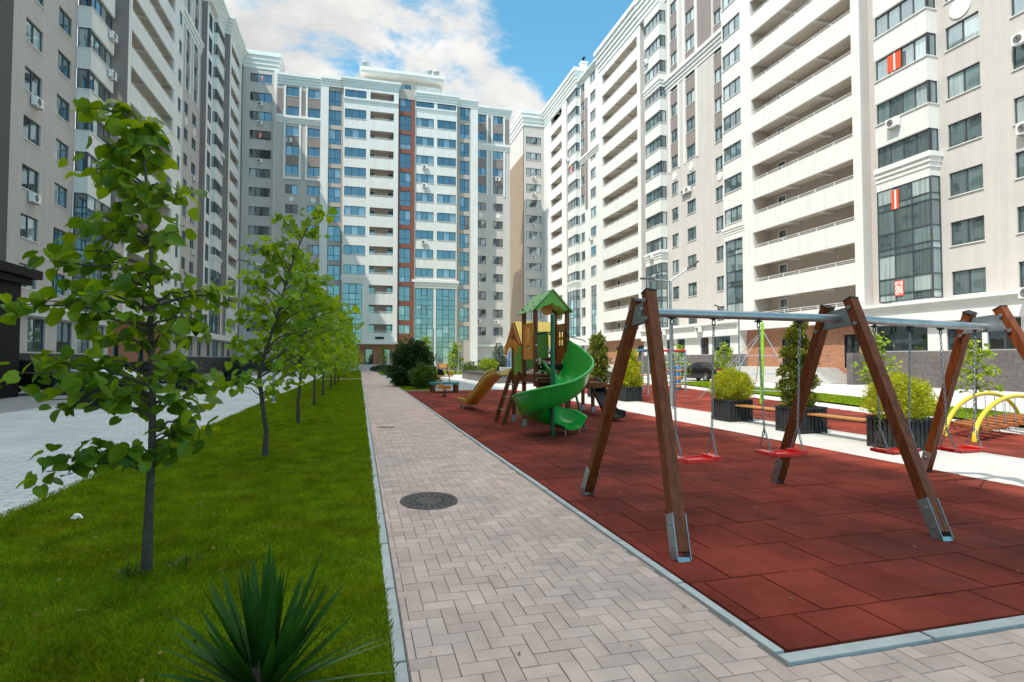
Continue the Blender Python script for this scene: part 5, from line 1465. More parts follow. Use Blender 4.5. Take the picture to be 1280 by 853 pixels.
# black slide at the right end
fr = []
for i in range(15):
    u = i / 14; p = Vector((6.85 - .35 * u, 16.35 - 2.75 * u, max(.95 * (1 - u) + .09 * math.sin(u * 2 * PI), .12 if u > .85 else .05)))
    fr.append((p, (1, 0, 0), (0, 0, 1), .9, 1.0))
b = MB(); trough(b, fr, s2, .03); tw.add(b, 'black_slide', M['hpl_black'])
b = MB(); b.obox((4.76, 14.5, 1.65), (5.67, 15.03, 1.55), .06, .1); b.obox((5.67, 15.03, 1.5), (6.2, 16.4, 1.25), .05, .09); b.obox((6.2, 16.36, 1.0), (7.05, 16.36, 1.0), .06, .1); tw.add(b, 'hand_beams', M['wood'])
b = MB(); b.box(6.3, 6.98, 17.19, 17.21, 1.0, 1.45); tw.add(b, 'side_board', M['hpl_orange'])
b = MB(); b.obox((4.95, 13.9, .2), (5.5, 14.9, .85), .05, .12, up=(1, 0, 0)); tw.add(b, 'ladder_rail', M['wood'])

# ---- teal activity table and spring rider near the far end of the rubber ground
tb = At('play_table', (4.1, 28.4, 0), 'low teal play bench with orange top at the far end of the red ground', 'play table')
b = MB(); b.prism([(4.1 + .78 * math.cos(R(22.5 + 45 * k)), 28.4 + .62 * math.sin(R(22.5 + 45 * k))) for k in range(8)], .40, .50); tw_top = tb.add(b, 'bench_top', M['teal'], bevel=.01)
for dx_, dy_ in ((-.58, -.4), (.58, -.4), (-.58, .4), (.58, .4)):
    b = MB(); b.box(4.1 + dx_ - .07, 4.1 + dx_ + .07, 28.4 + dy_ - .07, 28.4 + dy_ + .07, 0, .4); tb.add(b, 'leg', M['wood'])
b = MB(); b.box(3.75, 4.5, 28.2, 28.6, .78, .84); b.box(3.85, 3.9, 28.25, 28.3, .5, .78); b.box(4.35, 4.4, 28.5, 28.55, .5, .78); tb.add(b, 'table_top', M['orange'], bevel=.008)
b = MB(); b.slab([(3.82, 28.6, .84), (4.15, 28.6, .84), (4.05, 28.62, 1.12), (3.8, 28.62, 1.16)], (0, 1, 0), .04); tb.add(b, 'back_panel', M['hpl_black'])
b = MB(); b.lathe([(.06, .84), (.05, .9), (.025, 1.0), (0, 1.02)], 12, (4.35, 28.4, 0)); tb.add(b, 'peg', M['red'])
b = MB(); b.lathe([(0, .84), (.07, .86), (.08, .92), (0, .98)], 12, (4.5, 28.35, 0)); tb.add(b, 'peg', M['orange'])
sr = At('spring_rider', (3.62, 25.0, 0), 'small orange and brown spring rider on a black coil in front of the teal bench', 'spring rider')
b = MB(); b.tube([(3.62 + .07 * math.cos(k * .7), 25.0 + .07 * math.sin(k * .7), .02 + .0075 * k) for k in range(40)], .014, 6); b.lathe([(0, 0), (.14, 0), (.14, .02), (0, .03)], 14, (3.62, 25.0, 0)); sr.add(b, 'spring', M['darkmetal'])
b = MB(); b.slab([(3.3, 24.98, .4), (3.42, 24.98, .32), (3.86, 24.98, .32), (3.96, 24.98, .42), (3.9, 24.98, .5), (3.74, 24.98, .44), (3.62, 24.98, .46), (3.5, 24.98, .58), (3.38, 24.98, .56)], (0, 1, 0), .05); sr.add(b, 'rider_body', M['hpl_orange'], bevel=.006)
b = MB(); b.box(3.6, 3.82, 24.9, 25.1, .46, .49); sr.add(b, 'seat', M['hpl_rust'], bevel=.008)
b = MB(); b.tube([(3.52, 24.85, .52), (3.52, 25.15, .52)], .012, 6); sr.add(b, 'hand_grip', M['darkmetal'])

# ---- planter boxes and bench boards along the concrete strip
def planter(x0, x1, y0, y1, h, label, group, m='planter'):
    cx, cy = (x0 + x1) / 2, (y0 + y1) / 2
    p = At('planter_box', (cx, cy, 0), label, 'planter', group)
    b = MB()
    for x in (x0, x1):
        for y in (y0, y1): b.box(x - .02, x + .02, y - .02, y + .02, 0, h)
    for z0, z1 in ((0.02, .06), (h - .05, h)):
        b.box(x0 + .02, x1 - .02, y0 - .017, y0 + .017, z0, z1); b.box(x0 + .02, x1 - .02, y1 - .017, y1 + .017, z0, z1)
        b.box(x0 - .017, x0 + .017, y0 + .02, y1 - .02, z0, z1); b.box(x1 - .017, x1 + .017, y0 + .02, y1 - .02, z0, z1)
    p.add(b, 'frame', M[m])
    b = MB(); n = 7
    for k in range(n):
        f = (k + .5) / n; w = (x1 - x0) / n * .36; wy = (y1 - y0) / n * .36
        x = x0 + (x1 - x0) * f; y = y0 + (y1 - y0) * f
        for yy in (y0 + .012, y1 - .012): b.box(x - w, x + w, yy - .012, yy + .012, .06, h - .05)
        for xx in (x0 + .012, x1 - .012): b.box(xx - .012, xx + .012, y - wy, y + wy, .06, h - .05)
    p.add(b, 'slats', M[m])
    b = MB(); b.box(x0 + .05, x1 - .05, y0 + .05, y1 - .05, .03, h - .06, 0); b.box(x0 + .035, x1 - .035, y0 + .035, y1 - .035, .03, h - .075, 1); p.add(b, 'soil', [M['soil'], M['darkmetal']])
    return p
PG = 'dark slatted planter boxes by the playground'
planter(9.28, 9.98, 12.87, 13.57, .57, 'dark slatted planter holding the golden ball shrub behind the second red swing', PG)
planter(9.25, 9.95, 10.38, 11.08, .57, 'dark slatted planter holding the tall cloud-pruned conifer behind the swing legs', PG)
planter(9.22, 9.92, 7.92, 8.62, .57, 'dark slatted planter with a golden ball shrub, nearest the right swing legs', PG)
planter(9.95, 10.65, 20.2, 20.9, .57, 'dark slatted planter with a small golden shrub between tower and timber leg', PG)
planter(9.7, 10.4, 22.6, 23.3, .57, 'dark slatted planter under two tall conifers right of the green slide', PG)
def bench_board(x, y0, y1, z, label):
    p = At('bench', (x, (y0 + y1) / 2, 0), label, 'bench', 'plank benches between planters')
    b = MB()
    for k in range(3): b.box(x - .17 + k * .115, x - .17 + k * .115 + .105, y0, y1, z - .035, z)
    p.add(b, 'seat', M['woodlight'], bevel=.006)
    b = MB()
    for xx in (x - .1, x + .1): b.box(xx - .015, xx + .015, y0, y1, z - .065, z - .037)
    p.add(b, 'support_rail', M['darkmetal'])
bench_board(9.62, 11.1, 12.85, .44, 'honey wooden bench plank between the ball shrub planter and the conifer planter')
bench_board(9.6, 8.64, 10.36, .44, 'honey wooden bench plank between the conifer planter and the nearest ball planter')
bench_board(10.15, 20.92, 22.58, .44, 'small wooden bench plank between the two planters behind the tower')

# ---- hanging log bridge with yellow arches (right edge)
lb_ = At('log_bridge', (13.8, 9.2, 0), 'low hanging log bridge under two yellow steel arches at the right edge', 'log bridge')
def arch_pts(p, q, h, n=24):
    p = Vector(p); q = Vector(q)
    return [p + (q - p) * ((1 - math.cos(PI * k / n)) / 2) + Vector((0, 0, h * math.sin(PI * k / n))) for k in range(n + 1)]
for p, q in (((11.98, 9.3, 0), (16.02, 10.55, 0)), ((11.61, 8.45, 0), (15.7, 9.7, 0))):
    ar = arch_pts(p, q, .83); b = MB(); b.tube(ar, .045, 10); lb_.add(b, 'arch', M['yellow'])
    for k in range(4, 22, 2):
        b = MB(); b.tube([(ar[k].x, ar[k].y, .13), (ar[k].x, ar[k].y, ar[k].z)], .008, 5)
        b.tube([(ar[k].x + .1 * math.sin(j * PI / 6), ar[k].y - .02, .2 - .07 * math.sin(j * PI / 6)) for j in range(7)], .01, 5)
        lb_.add(b, 'hanger_rope', M['steel'])
A1, A2 = arch_pts((11.98, 9.3, 0), (16.02, 10.55, 0), .83), arch_pts((11.61, 8.45, 0), (15.7, 9.7, 0), .83)
for k in range(5, 21, 2):
    b = MB(); p = A1[k].copy(); q = A2[k].copy(); p.z = .24; q.z = .24; d = (q - p).normalized(); b.obox(p - d * .12, q + d * .12, .17, .08); lb_.add(b, 'log', M['woodorange'], bevel=.012)
b = MB(); b.obox((12.0, 9.2, .24), (12.9, 8.75, .2), .06, .04); lb_.add(b, 'entry_bar', M['wood'])

# ---- climbing frame with blue and red bars, rope pole, blue drum (second red ground)
cf = At('climbing_frame', (14.8, 26.2, 0), 'silver-post climbing frame with blue and red top bars behind the swing', 'climbing frame')
PT = [(13.6, 27.1), (14.35, 27.1), (12.95, 23.9), (14.6, 25.6), (15.95, 25.6), (16.0, 27.1)]
for x, y in PT:
    b = MB(); b.tube([(x, y, 0), (x, y, 2.12)], .055, 10); b.lathe([(.06, 2.12), (.06, 2.17), (0, 2.19)], 10, (x, y, 0)); cf.add(b, 'post', M['steel'])
b = MB(); b.tube([(12.95, 23.9, 2.08), (13.6, 27.1, 2.08)], .05, 8); b.tube([(13.6, 27.1, 2.08), (14.6, 27.1, 2.08)], .05, 8); cf.add(b, 'blue_bar', M['blue'])
b = MB(); b.tube([(14.6, 25.6, 2.08), (15.95, 25.6, 2.08)], .055, 8); b.tube([(15.95, 25.6, 2.08), (16.0, 27.1, 2.08)], .05, 8); cf.add(b, 'red_bar', M['red'])
b = MB()
for z in (.4, .75, 1.1): b.tube([(14.6, 25.6, z), (15.95, 25.6, z)], .028, 6)
for z in (.5, .9): b.tube([(12.95, 23.9, z), (13.6, 27.1, z)], .03, 6)
cf.add(b, 'orange_rungs', M['orange'])
b = MB(); rr = random.Random(2)
for k in range(7):
    x = 14.7 + k * .2; b.tube([(x, 25.6, .3), (x + .05 * math.sin(k), 25.6, 2.05)], .012, 5)
for z in (1.3, 1.5, 1.7, 1.9): b.tube([(14.6, 25.6, z), (15.95, 25.6, z + .03)], .012, 5)
cf.add(b, 'climbing_net', M['rope'])
b = MB()
for (x, z, m) in ((14.9, 1.45, 0), (15.3, 1.62, 1), (15.6, 1.35, 2), (15.1, 1.8, 1), (15.5, 1.85, 0), (13.1, 1.5, 2), (13.3, 1.2, 0)):
    y = 25.58 if x > 14 else 24.7 + (x - 13) * 4.9
    b.lathe([(0, -.05), (.05, -.03), (.06, 0), (.05, .03), (0, .05)], 8, (x, y, z), m)
cf.add(b, 'climbing_grips', [M['lime'], M['orange'], M['red']])
dr = At('play_drum', (16.6, 27.6, 0), 'upright blue drum with orange bands beside the climbing frame', 'play drum')
b = MB(); b.lathe([(.28, 0), (.3, .05), (.3, 1.25), (.26, 1.3), (0, 1.32)], 18, (16.6, 27.6, 0)); dr.add(b, 'drum', M['blue'])
for z in (.12, .55, .95):
    b = MB(); b.lathe([(.302, z), (.31, z + .01), (.31, z + .12), (.302, z + .13)], 18, (16.6, 27.6, 0)); dr.add(b, 'band', M['orange'])
rp = At('rope_pyramid', (14.4, 18.4, 0), 'lime green climbing mast with pale blue rope net on the second red ground', 'climbing mast')
b = MB(); b.tube([(14.27, 17.85, 0), (14.35, 17.85, 2.95)], [.07, .055], 12); b.lathe([(.055, 2.95), (.04, 3.0), (0, 3.02)], 12, (14.35, 17.85, 0)); rp.add(b, 'mast', M['lime'])
b = MB(); top = (14.35, 17.85, 2.7)
anc = [(12.9, 18.6, .02), (13.3, 20.4, .02), (15.6, 20.0, .02), (15.9, 17.6, .02), (14.9, 16.4, .02)]
for a_ in anc: b.tube([top, a_], .013, 5)
for f in (.35, .6, .82):
    ring = [tuple(Vector(top).lerp(Vector(a_), f)) for a_ in anc]
    b.tube(ring + [ring[0]], .011, 5)
rp.add(b, 'rope_net', M['rope'])
b = MB(); b.lathe([(0, .32), (.13, .32), (.14, .35), (0, .37)], 12, (13.5, 18.9, 0)); rp.add(b, 'step_disc', M['blue'])
# =============================================================== VEGETATION
def at(px, py, Y):
    """photo pixel -> point on the vertical plane y = Y (used once, to read off real positions)"""
    d = _f + _r * ((px - 640) / 711.1) + _u * ((426.5 - py) / 711.1)
    t = Y / d.y
    return Vector((d.x * t, Y, 1.6 + d.z * t))

HEART = (np.array([(0, 0), (-.26, -.12), (-.52, .10), (-.55, .46), (-.34, .80), (0, 1.02), (.34, .80), (.55, .46), (.52, .10), (.26, -.12), (0, .5)], float),
         [(0, 10, 3, 2, 1), (10, 5, 4, 3), (0, 9, 8, 7, 10), (10, 7, 6, 5)])
SPRAY = (np.array([(0, 0), (-.22, .35), (-.12, .8), (0, 1.0), (.12, .8), (.22, .35)], float), [(0, 5, 4, 3, 2, 1)])
NEEDLE = (np.array([(0, 0), (-.10, .5), (0, 1.0), (.10, .5)], float), [(0, 3, 2, 1)])
def leaves(name, P, D, Nn, S, m, parent, shape=HEART, fold=.22, droop=.28, rng=None, loc=(0, 0, 0)):
    P = np.asarray(P, float) - np.asarray(loc, float); D = np.asarray(D, float); Nn = np.asarray(Nn, float); S = np.asarray(S, float)
    n = len(P)
    D = D / np.maximum(np.linalg.norm(D, axis=1, keepdims=True), 1e-6)
    X = np.cross(D, Nn); X /= np.maximum(np.linalg.norm(X, axis=1, keepdims=True), 1e-6)
    Z = np.cross(X, D)
    T, F = shape; k = len(T)
    tx = T[:, 0]; ty = T[:, 1]; tz = fold * np.abs(tx) - droop * ty ** 2
    fj = np.ones((n, 1)) if rng is None else rng.uniform(.4, 1.6, (n, 1))
    tz = fold * np.abs(tx)[None] * fj - droop * (ty ** 2)[None] * fj
    V = P[:, None] + S[:, None, None] * (X[:, None] * tx[None, :, None] + D[:, None] * ty[None, :, None] + Z[:, None] * tz[:, :, None])
    fl = []; lp = []
    for f in F: lp.append(len(f))
    flat = np.concatenate([np.array(f) for f in F])
    fl = (flat[None] + (np.arange(n) * k)[:, None]).reshape(-1)
    me = np_mesh(name, V.reshape(-1, 3), fl, np.tile(lp, n), m)
    return link(name, me, parent)

def grow(name, loc, label, cat, trunk, clusters, r0, leaf, m, nleaf, spread, rng, group=None, bark='bark', twig=.006, drop=.5, limb=.35):
    """tree: trunk polyline (world), cluster list (point, count, spread); limbs run from the trunk to each cluster"""
    o = empty(name, loc, 0, label, cat, group); L_ = Vector(loc)
    b = MB(); n = len(trunk); tr = [Vector(p) for p in trunk]
    b.tube([p - L_ for p in tr], [r0 * (1 - .82 * i / (n - 1)) * (1.25 if i == 0 else 1) for i in range(n)], 9)
    b.build('trunk', M[bark], o)
    lb2 = MB(); P = []; D = []; Nn = []; S = []
    ztop = tr[-1].z
    def on_trunk(z):
        for a, c in zip(tr, tr[1:]):
            if a.z <= z <= c.z: return a.lerp(c, (z - a.z) / max(1e-6, c.z - a.z))
        return tr[-1] if z > tr[-1].z else tr[0]
    for (c, cnt, spr) in clusters:
        c = Vector(c); h = math.hypot(c.x - on_trunk(c.z).x, c.y - on_trunk(c.z).y)
        za = min(max(c.z - h * limb, tr[0].z + (ztop - tr[0].z) * .22), ztop)
        a = on_trunk(za); k = 6
        mid = a.lerp(c, .5) + Vector((0, 0, .12 * h + .05))
        path = []
        for i in range(k + 1):
            t = i / k; path.append(a * (1 - t) ** 2 + mid * 2 * t * (1 - t) + c * t * t)
        path = [p + Vector((rng.normal(0, .012), rng.normal(0, .012), rng.normal(0, .012))) * (h > .15) * (0 < i < k) for i, p in enumerate(path)]
        rr0 = min(r0 * .34, twig * 1.1 + h * .010)
        lb2.tube([p - L_ for p in path], [rr0 * (1 - .8 * i / k) + twig * .2 for i in range(k + 1)], 5, cap=False)
        out = Vector((c.x - a.x, c.y - a.y, 0)); out = out.normalized() if out.length > .02 else Vector((rng.normal(), rng.normal(), 0)).normalized()
        for j in range(cnt):
            if j < cnt * .45 and h > .12:
                t = rng.uniform(.35, 1.0); base = a * (1 - t) ** 2 + mid * 2 * t * (1 - t) + c * t * t; q = base + Vector(rng.normal(0, spr * .38, 3))
            else:
                q = c + Vector(np.clip(rng.normal(0, spr, 3), -1.35 * spr, 1.35 * spr) * np.array([1, 1, .75]))
            d = Vector(rng.normal(0, .75, 3)) + out * .55; d.z = d.z * .45 - drop
            P.append(q); D.append(d); nn = Vector(rng.normal(0, .5, 3)) + Vector((0, 0, 1.0)); Nn.append(nn); S.append(leaf * rng.uniform(.62, 1.2))
    lb2.build('limbs', M[bark], o)
    leaves('crown', P, D, Nn, S, M[m], o, HEART, rng=rng, loc=loc)
    return o

TG = 'young linden trees in a row on the lawn'
rng = np.random.default_rng(11)
# nearest tree: limbs read off the photograph
T1 = [(183, 716), (186, 640), (190, 560), (191, 480), (188, 410), (190, 340), (186, 260), (180, 195), (172, 150)]
CL = [(112, 136, .0), (138, 140, .1), (160, 158, -.1), (196, 165, .05), (175, 150, .1), (128, 182, -.1), (150, 186, .1), (178, 182, 0), (112, 212, 0), (135, 216, -.15), (162, 208, .1), (194, 196, .1),
      (205, 236, .1), (233, 246, -.1), (180, 236, -.2), (150, 240, .2), (118, 273, -.15), (142, 262, .1), (168, 264, -.1), (192, 262, .2), (112, 288, .2), (140, 288, -.2), (204, 300, .1), (222, 290, -.2), (176, 300, .25),
      (62, 326, -.2), (92, 312, -.1), (118, 330, .1), (150, 335, -.3), (176, 342, .3), (206, 340, -.1), (24, 380, -.15), (52, 376, -.1), (88, 366, 0), (122, 374, -.25), (150, 366, .25), (178, 376, -.2), (208, 384, .2),
      (236, 376, .1), (262, 366, .05), (288, 368, -.05), (250, 398, -.1), (222, 412, -.25), (150, 404, -.3), (112, 398, .1), (176, 412, .3), (134, 426, .15), (206, 430, .05),
      (24, 466, -.15), (52, 456, -.05), (80, 474, -.2), (104, 452, .1), (62, 500, -.1), (112, 480, -.3), (136, 462, .05), (146, 496, -.25), (172, 474, .25), (196, 470, -.25), (222, 462, .1), (246, 478, -.05), (268, 488, .0), (236, 500, -.2), (176, 506, .1),
      (58, 590, -.15), (76, 572, -.1), (102, 562, -.05), (124, 566, .0), (152, 566, -.1), (214, 544, .05), (238, 540, .05), (206, 562, -.1), (246, 528, .0)]
tr = [at(px, py, 4.92) for px, py in T1]; tr[0].z = -.02
cl = []
for (px, py, dy_) in CL:
    cl.append((at(px, py, 4.92 + dy_), 12 if py < 300 else 13, .085 if py < 300 else .095))
grow('linden_tree', (-1.53, 4.92, 0), 'young linden tree with large drooping leaves, nearest the camera on the lawn', 'tree', tr, cl, .034, .102, 'linden', 7, .09, rng, TG, limb=.25)
def auto_linden(x, y, h, rmax, zc0, nc, per, leaf, m, label, lean=0.0, seed=1, name='linden_tree', cat='tree', group=TG, r0=.045, bark='bark', spr=.12, prof=.75, drop=.5, limb=.45, twig=.006):
    g = np.random.default_rng(seed)
    tr = [Vector((x + lean * (k / 7) ** 1.5 + g.normal(0, .018) * (k > 0), y + g.normal(0, .02) * (k > 0), h * .97 * k / 7 - .02)) for k in range(8)]
    cl = []
    for i in range(nc):
        t = (i + .5) / nc
        z = zc0 + (h - zc0) * t
        rr = rmax * (min(1, (t + .12) / .30) ** .6) * (1 - t) ** prof
        a = i * 2.39996 + g.normal(0, .35); q = rr * math.sqrt(g.uniform(.12, 1.0))
        cl.append(((x + lean * (z / h) ** 1.5 + q * math.cos(a), y + q * math.sin(a), z + g.normal(0, .08)), per, spr))
    return grow(name, (x, y, 0), label, cat, tr, cl, r0, leaf, m, per, .1, g, group, bark, drop=drop, limb=limb, twig=twig)
T2 = [(331, 572), (333, 540), (328, 505), (324, 470), (332, 440), (345, 400), (356, 360), (368, 320), (384, 285)]
C2 = [(402, 265), (386, 271), (372, 290), (350, 276), (356, 298), (394, 292), (333, 300), (318, 307), (346, 318), (372, 316), (328, 332), (302, 346), (320, 352), (348, 345), (376, 340), (396, 346), (408, 354), (306, 372), (332, 370), (358, 372), (386, 372), (410, 378), (427, 386),
      (440, 399), (300, 396), (326, 398), (352, 398), (380, 400), (404, 405), (430, 411), (290, 421), (312, 426), (337, 425), (367, 428), (394, 430), (416, 433), (300, 446), (324, 450), (352, 456), (378, 452), (402, 452), (311, 470), (342, 478), (288, 480), (366, 476), (336, 312), (360, 330), (316, 385), (345, 410), (372, 388)]
tr = [at(px, py, 10.25) for px, py in T2]; tr[0].z = -.02
cl = [(at(px, py, 10.25 + dy_), 16, .13) for (px, py), dy_ in zip(C2, rng.uniform(-.75, .75, len(C2)))]
grow('linden_tree', (-1.5, 10.25, 0), 'second linden tree from the camera, bright yellow-green crown with forked trunk', 'tree', tr, cl, .046, .122, 'linden_far', 9, .09, rng, TG, limb=.5, twig=.0045)
auto_linden(-1.47, 15.28, 4.1, 1.4, 1.4, 52, 16, .12, 'linden_far', 'third linden tree from the camera on the lawn', .1, 22, spr=.14, prof=.55)
auto_linden(-1.53, 21.3, 4.3, 1.55, 1.3, 52, 16, .13, 'linden_far', 'fourth linden tree from the camera on the lawn', .0, 23, spr=.16, prof=.5)
auto_linden(-1.56, 27.0, 4.5, 1.75, 1.2, 52, 16, .15, 'linden_far', 'fifth linden tree from the camera, its crown merging with those beyond', .1, 24, spr=.18, prof=.5)
k = 0
for y in (32.6, 38.2, 43.8, 55, 60.5, 66, 72, 78):
    k += 1
    auto_linden(-1.5, y, 4.7 + .2 * (k % 3), 1.9, .9, 40, 12, .20, 'linden_far', 'linden tree far down the row whose crown merges with its neighbours', 0, 30 + k, spr=.22, prof=.45)
# small yellow-green trees on the right lawn strip
RG = 'small yellow-green trees on the right lawn strip'
auto_linden(18.5, 16.9, 2.55, .85, .75, 40, 12, .11, 'lime_leaf', 'small yellow-green tree behind the middle swing legs, before the granite plinth', 0, 41, 'small_tree', 'tree', RG, .03, spr=.12, prof=.55, drop=.1)
auto_linden(18.25, 13.2, 2.2, .75, .7, 34, 11, .10, 'lime_leaf', 'small yellow-green tree above the yellow arches at the right edge', .05, 42, 'small_tree', 'tree', RG, .028, spr=.10, prof=.5, drop=.1)
auto_linden(21, 29.5, 2.6, .9, .5, 32, 11, .14, 'lime_leaf', 'small yellow-green tree beside the tail of the dark car', 0, 43, 'small_tree', 'tree', RG, .03, spr=.15, prof=.6, drop=.1)
auto_linden(22.4, 36.8, 2.7, .9, .5, 28, 11, .15, 'lime_leaf', 'small yellow-green tree at the nose of the dark car', 0, 44, 'small_tree', 'tree', RG, .03, spr=.16, prof=.6, drop=.1)
# slim trees before the back block
auto_linden(7.8, 70, 4.4, .95, .8, 40, 12, .24, 'lime_leaf', 'slim bright green tree before the back block, left of two', 0, 45, 'small_tree', 'tree', None, .05, spr=.22, prof=.4, drop=.1)
auto_linden(11.15, 68, 3.6, 1.05, .7, 40, 12, .24, 'lime_leaf', 'rounded bright green tree beside the distant lamp pole, right of two', 0, 46, 'small_tree', 'tree', None, .05, spr=.22, prof=.45, drop=.1)
auto_linden(3.4, 86, 3.6, .8, 1.4, 18, 8, .2, 'linden', 'thin olive tree in front of the brick entrance at the end of the path', 0, 47, 'small_tree', 'tree', None, .05, spr=.2, prof=.5)

def shrub(name, loc, label, cat, blobs, leaf, m, seed, shape=SPRAY, up=.55, group=None, stem=None, fill=.35, parent_z=0, jit=.16):
    """blobs: (centre offset, radii, count): small leaf sprays through and over each blob"""
    g = np.random.default_rng(seed); o = empty(name, loc, 0, label, cat, group)
    P = []; D = []; Nn = []; S = []
    for (c, r, n) in blobs:
        u = g.normal(0, 1, (n, 3)); u /= np.linalg.norm(u, axis=1, keepdims=True)
        lump = 1 + jit * np.sin(u[:, 0] * 5 + seed) * np.sin(u[:, 1] * 4.3 + 1.7 * seed) * np.sin(u[:, 2] * 5.1 + .5) * 2 + jit * .5 * g.normal(0, 1, n)
        rad = np.where(g.random(n) < fill, g.uniform(.35, .95, n), g.uniform(.9, 1.06, n)) * lump
        P.append(np.array(c) + u * np.array(r) * rad[:, None])
        d = u * .8 + np.array([0, 0, up]) + g.normal(0, .45, (n, 3)); D.append(d)
        Nn.append(g.normal(0, 1, (n, 3))); S.append(leaf * g.uniform(.6, 1.35, n))
    P = np.concatenate(P); D = np.concatenate(D); Nn = np.concatenate(Nn); S = np.concatenate(S)
    if stem:
        b = MB()
        for s in stem: b.tube(s[0], s[1], 7)
        b.build('stem', M['bark'], o)
    leaves('foliage', P, D, Nn, S, M[m], o, shape, fold=.1, droop=.1, rng=g)
    return o
ST = lambda h, r=.03: [([(0, 0, -.1), (0, 0, h)], [r, r * .6])]
BG_ = 'clipped golden ball shrubs in planters'
shrub('ball_shrub', (9.63, 13.22, .5), 'golden-green ball shrub in the planter behind the second red swing', 'shrub', [((0, 0, .40), (.50, .48, .41), 13000)], .046, 'gold_leaf', 3, stem=ST(.3), group=BG_, jit=.09, up=.25)
shrub('ball_shrub', (9.57, 8.27, .5), 'golden-green ball shrub in the nearest planter, partly behind the sloping swing leg', 'shrub', [((0, 0, .38), (.52, .5, .40), 13000)], .046, 'gold_leaf', 4, stem=ST(.3), group=BG_, jit=.12, up=.25)
shrub('ball_shrub', (10.3, 20.55, .5), 'small golden shrub in the far planter seen between the left swing legs', 'shrub', [((0, 0, .42), (.4, .4, .5), 3200)], .09, 'gold_leaf', 5, stem=ST(.3), group=BG_)
blobs = [((.03, 0, .22), (.33, .30, .19), 1500), ((-.20, .05, .50), (.21, .21, .14), 800), ((.20, -.02, .62), (.22, .22, .15), 900), ((-.17, .02, .86), (.23, .22, .14), 900), ((.17, 0, 1.04), (.22, .22, .14), 850), ((-.15, 0, 1.26), (.21, .21, .13), 800), ((.15, .02, 1.44), (.19, .19, .12), 700), ((-.07, 0, 1.66), (.19, .18, .13), 700), ((.06, 0, 1.87), (.13, .13, .12), 450), ((0, .02, .75), (.11, .11, .5), 350), ((.02, 0, 1.3), (.09, .09, .4), 250)]
shrub('cloud_pruned_conifer', (9.55, 10.73, .5), 'tall cloud-pruned conifer in the planter behind the middle swing legs', 'conifer', blobs, .075, 'topiary_leaf', 6, stem=[([(0, 0, -.1), (-.03, 0, .5), (.04, 0, 1.0), (-.02, 0, 1.5), (0, 0, 1.9)], [.04, .035, .03, .02, .012])], fill=.3)
shrub('tall_conifer', (9.98, 22.85, .5), 'slim olive conifer right of the green slide, taller and darker of two', 'conifer', [((0, 0, .35), (.36, .36, .42), 1100), ((.03, 0, .9), (.38, .36, .45), 1300), ((-.02, 0, 1.45), (.34, .34, .42), 1100), ((0, 0, 1.9), (.26, .26, .28), 700)], .12, 'topiary_leaf', 7, stem=ST(1.6), jit=.22)
shrub('tall_conifer', (10.95, 22.1, 0), 'loose yellow-green conifer right of the slim olive one', 'conifer', [((0, 0, .5), (.5, .45, .5), 1500), ((.05, 0, 1.15), (.45, .4, .5), 1500), ((0, 0, 1.75), (.3, .3, .4), 800)], .12, 'gold_leaf', 8, stem=ST(1.6), jit=.25)
shrub('tall_conifer', (12.2, 24.5, 0), 'bushy golden conifer beyond the far planters', 'conifer', [((0, 0, .5), (.5, .5, .5), 1200), ((0, 0, 1.2), (.42, .4, .5), 1000)], .13, 'gold_leaf', 9, stem=ST(1.2), jit=.25)
# bushes by the path
shrub('dark_conifer_bush', (3.05, 35.6, 0), 'large dark green conifer bush on the right of the path, far down', 'bush', [((0, 0, .75), (1.15, 1.0, .8), 4200), ((.3, .2, 1.5), (.95, .9, .8), 3600), ((-.2, 0, 1.7), (.7, .7, .7), 2200), ((.35, 0, 2.2), (.5, .5, .5), 1300)], .2, 'dark_leaf', 10, stem=ST(1.5, .06), jit=.2, up=.3)
shrub('round_bush', (3.55, 32.3, 0), 'rounded mid green bush in front of the large dark conifer bush', 'bush', [((0, 0, .62), (.72, .65, .62), 3600)], .13, 'bush_leaf', 12, stem=ST(.5), jit=.15, shape=SPRAY)
shrub('red_leaf_shrub', (2.9, 38.5, 0), 'shrub with orange-red young leaves behind the dark conifer bush', 'shrub', [((0, 0, 1.6), (.5, .5, 1.2), 800)], .2, None or 'bush_leaf', 13, stem=ST(1.8, .04), jit=.2)
shrub('low_hedge', (3.2, 82, 0), 'low dark hedge beside the entrance steps of the back block', 'hedge', [((0, 0, .35), (1.6, .7, .45), 1400)], .22, 'dark_leaf', 14, jit=.1)
def spruce(loc, h, r, label, seed):
    g = np.random.default_rng(seed); o = empty('blue_spruce', loc, 0, label, 'conifer', None)
    b = MB(); b.tube([(0, 0, -.1), (0, 0, h * .95)], [.07, .01], 7); b.build('trunk', M['bark_dark'], o)
    P = []; D = []; S = []
    for tier in range(13):
        t = tier / 13; z = .15 + (h - .25) * t; rr = r * (1 - t) ** .85 + .06
        nb = int(9 - 4 * t)
        for k in range(nb):
            a = 2 * PI * k / nb + g.normal(0, .25); L_ = rr * g.uniform(.8, 1.12)
            for j in range(int(26 * L_ / r + 8)):
                u = g.uniform(.1, 1); s = g.normal(0, .06 + .12 * (1 - u) * L_)
                P.append((math.cos(a) * L_ * u - math.sin(a) * s, math.sin(a) * L_ * u + math.cos(a) * s, z - .18 * L_ * u + g.normal(0, .035)))
                D.append((math.cos(a) + g.normal(0, .5), math.sin(a) + g.normal(0, .5), g.normal(.1, .3))); S.append(g.uniform(.12, .24))
    leaves('foliage', P, D, g.normal(0, 1, (len(P), 3)), S, M['spruce_leaf'], o, SPRAY, .1, .1, g)
spruce((12.05, 49.5, .62), 2.75, 1.05, 'young blue spruce in the raised granite bed, left of two', 15)
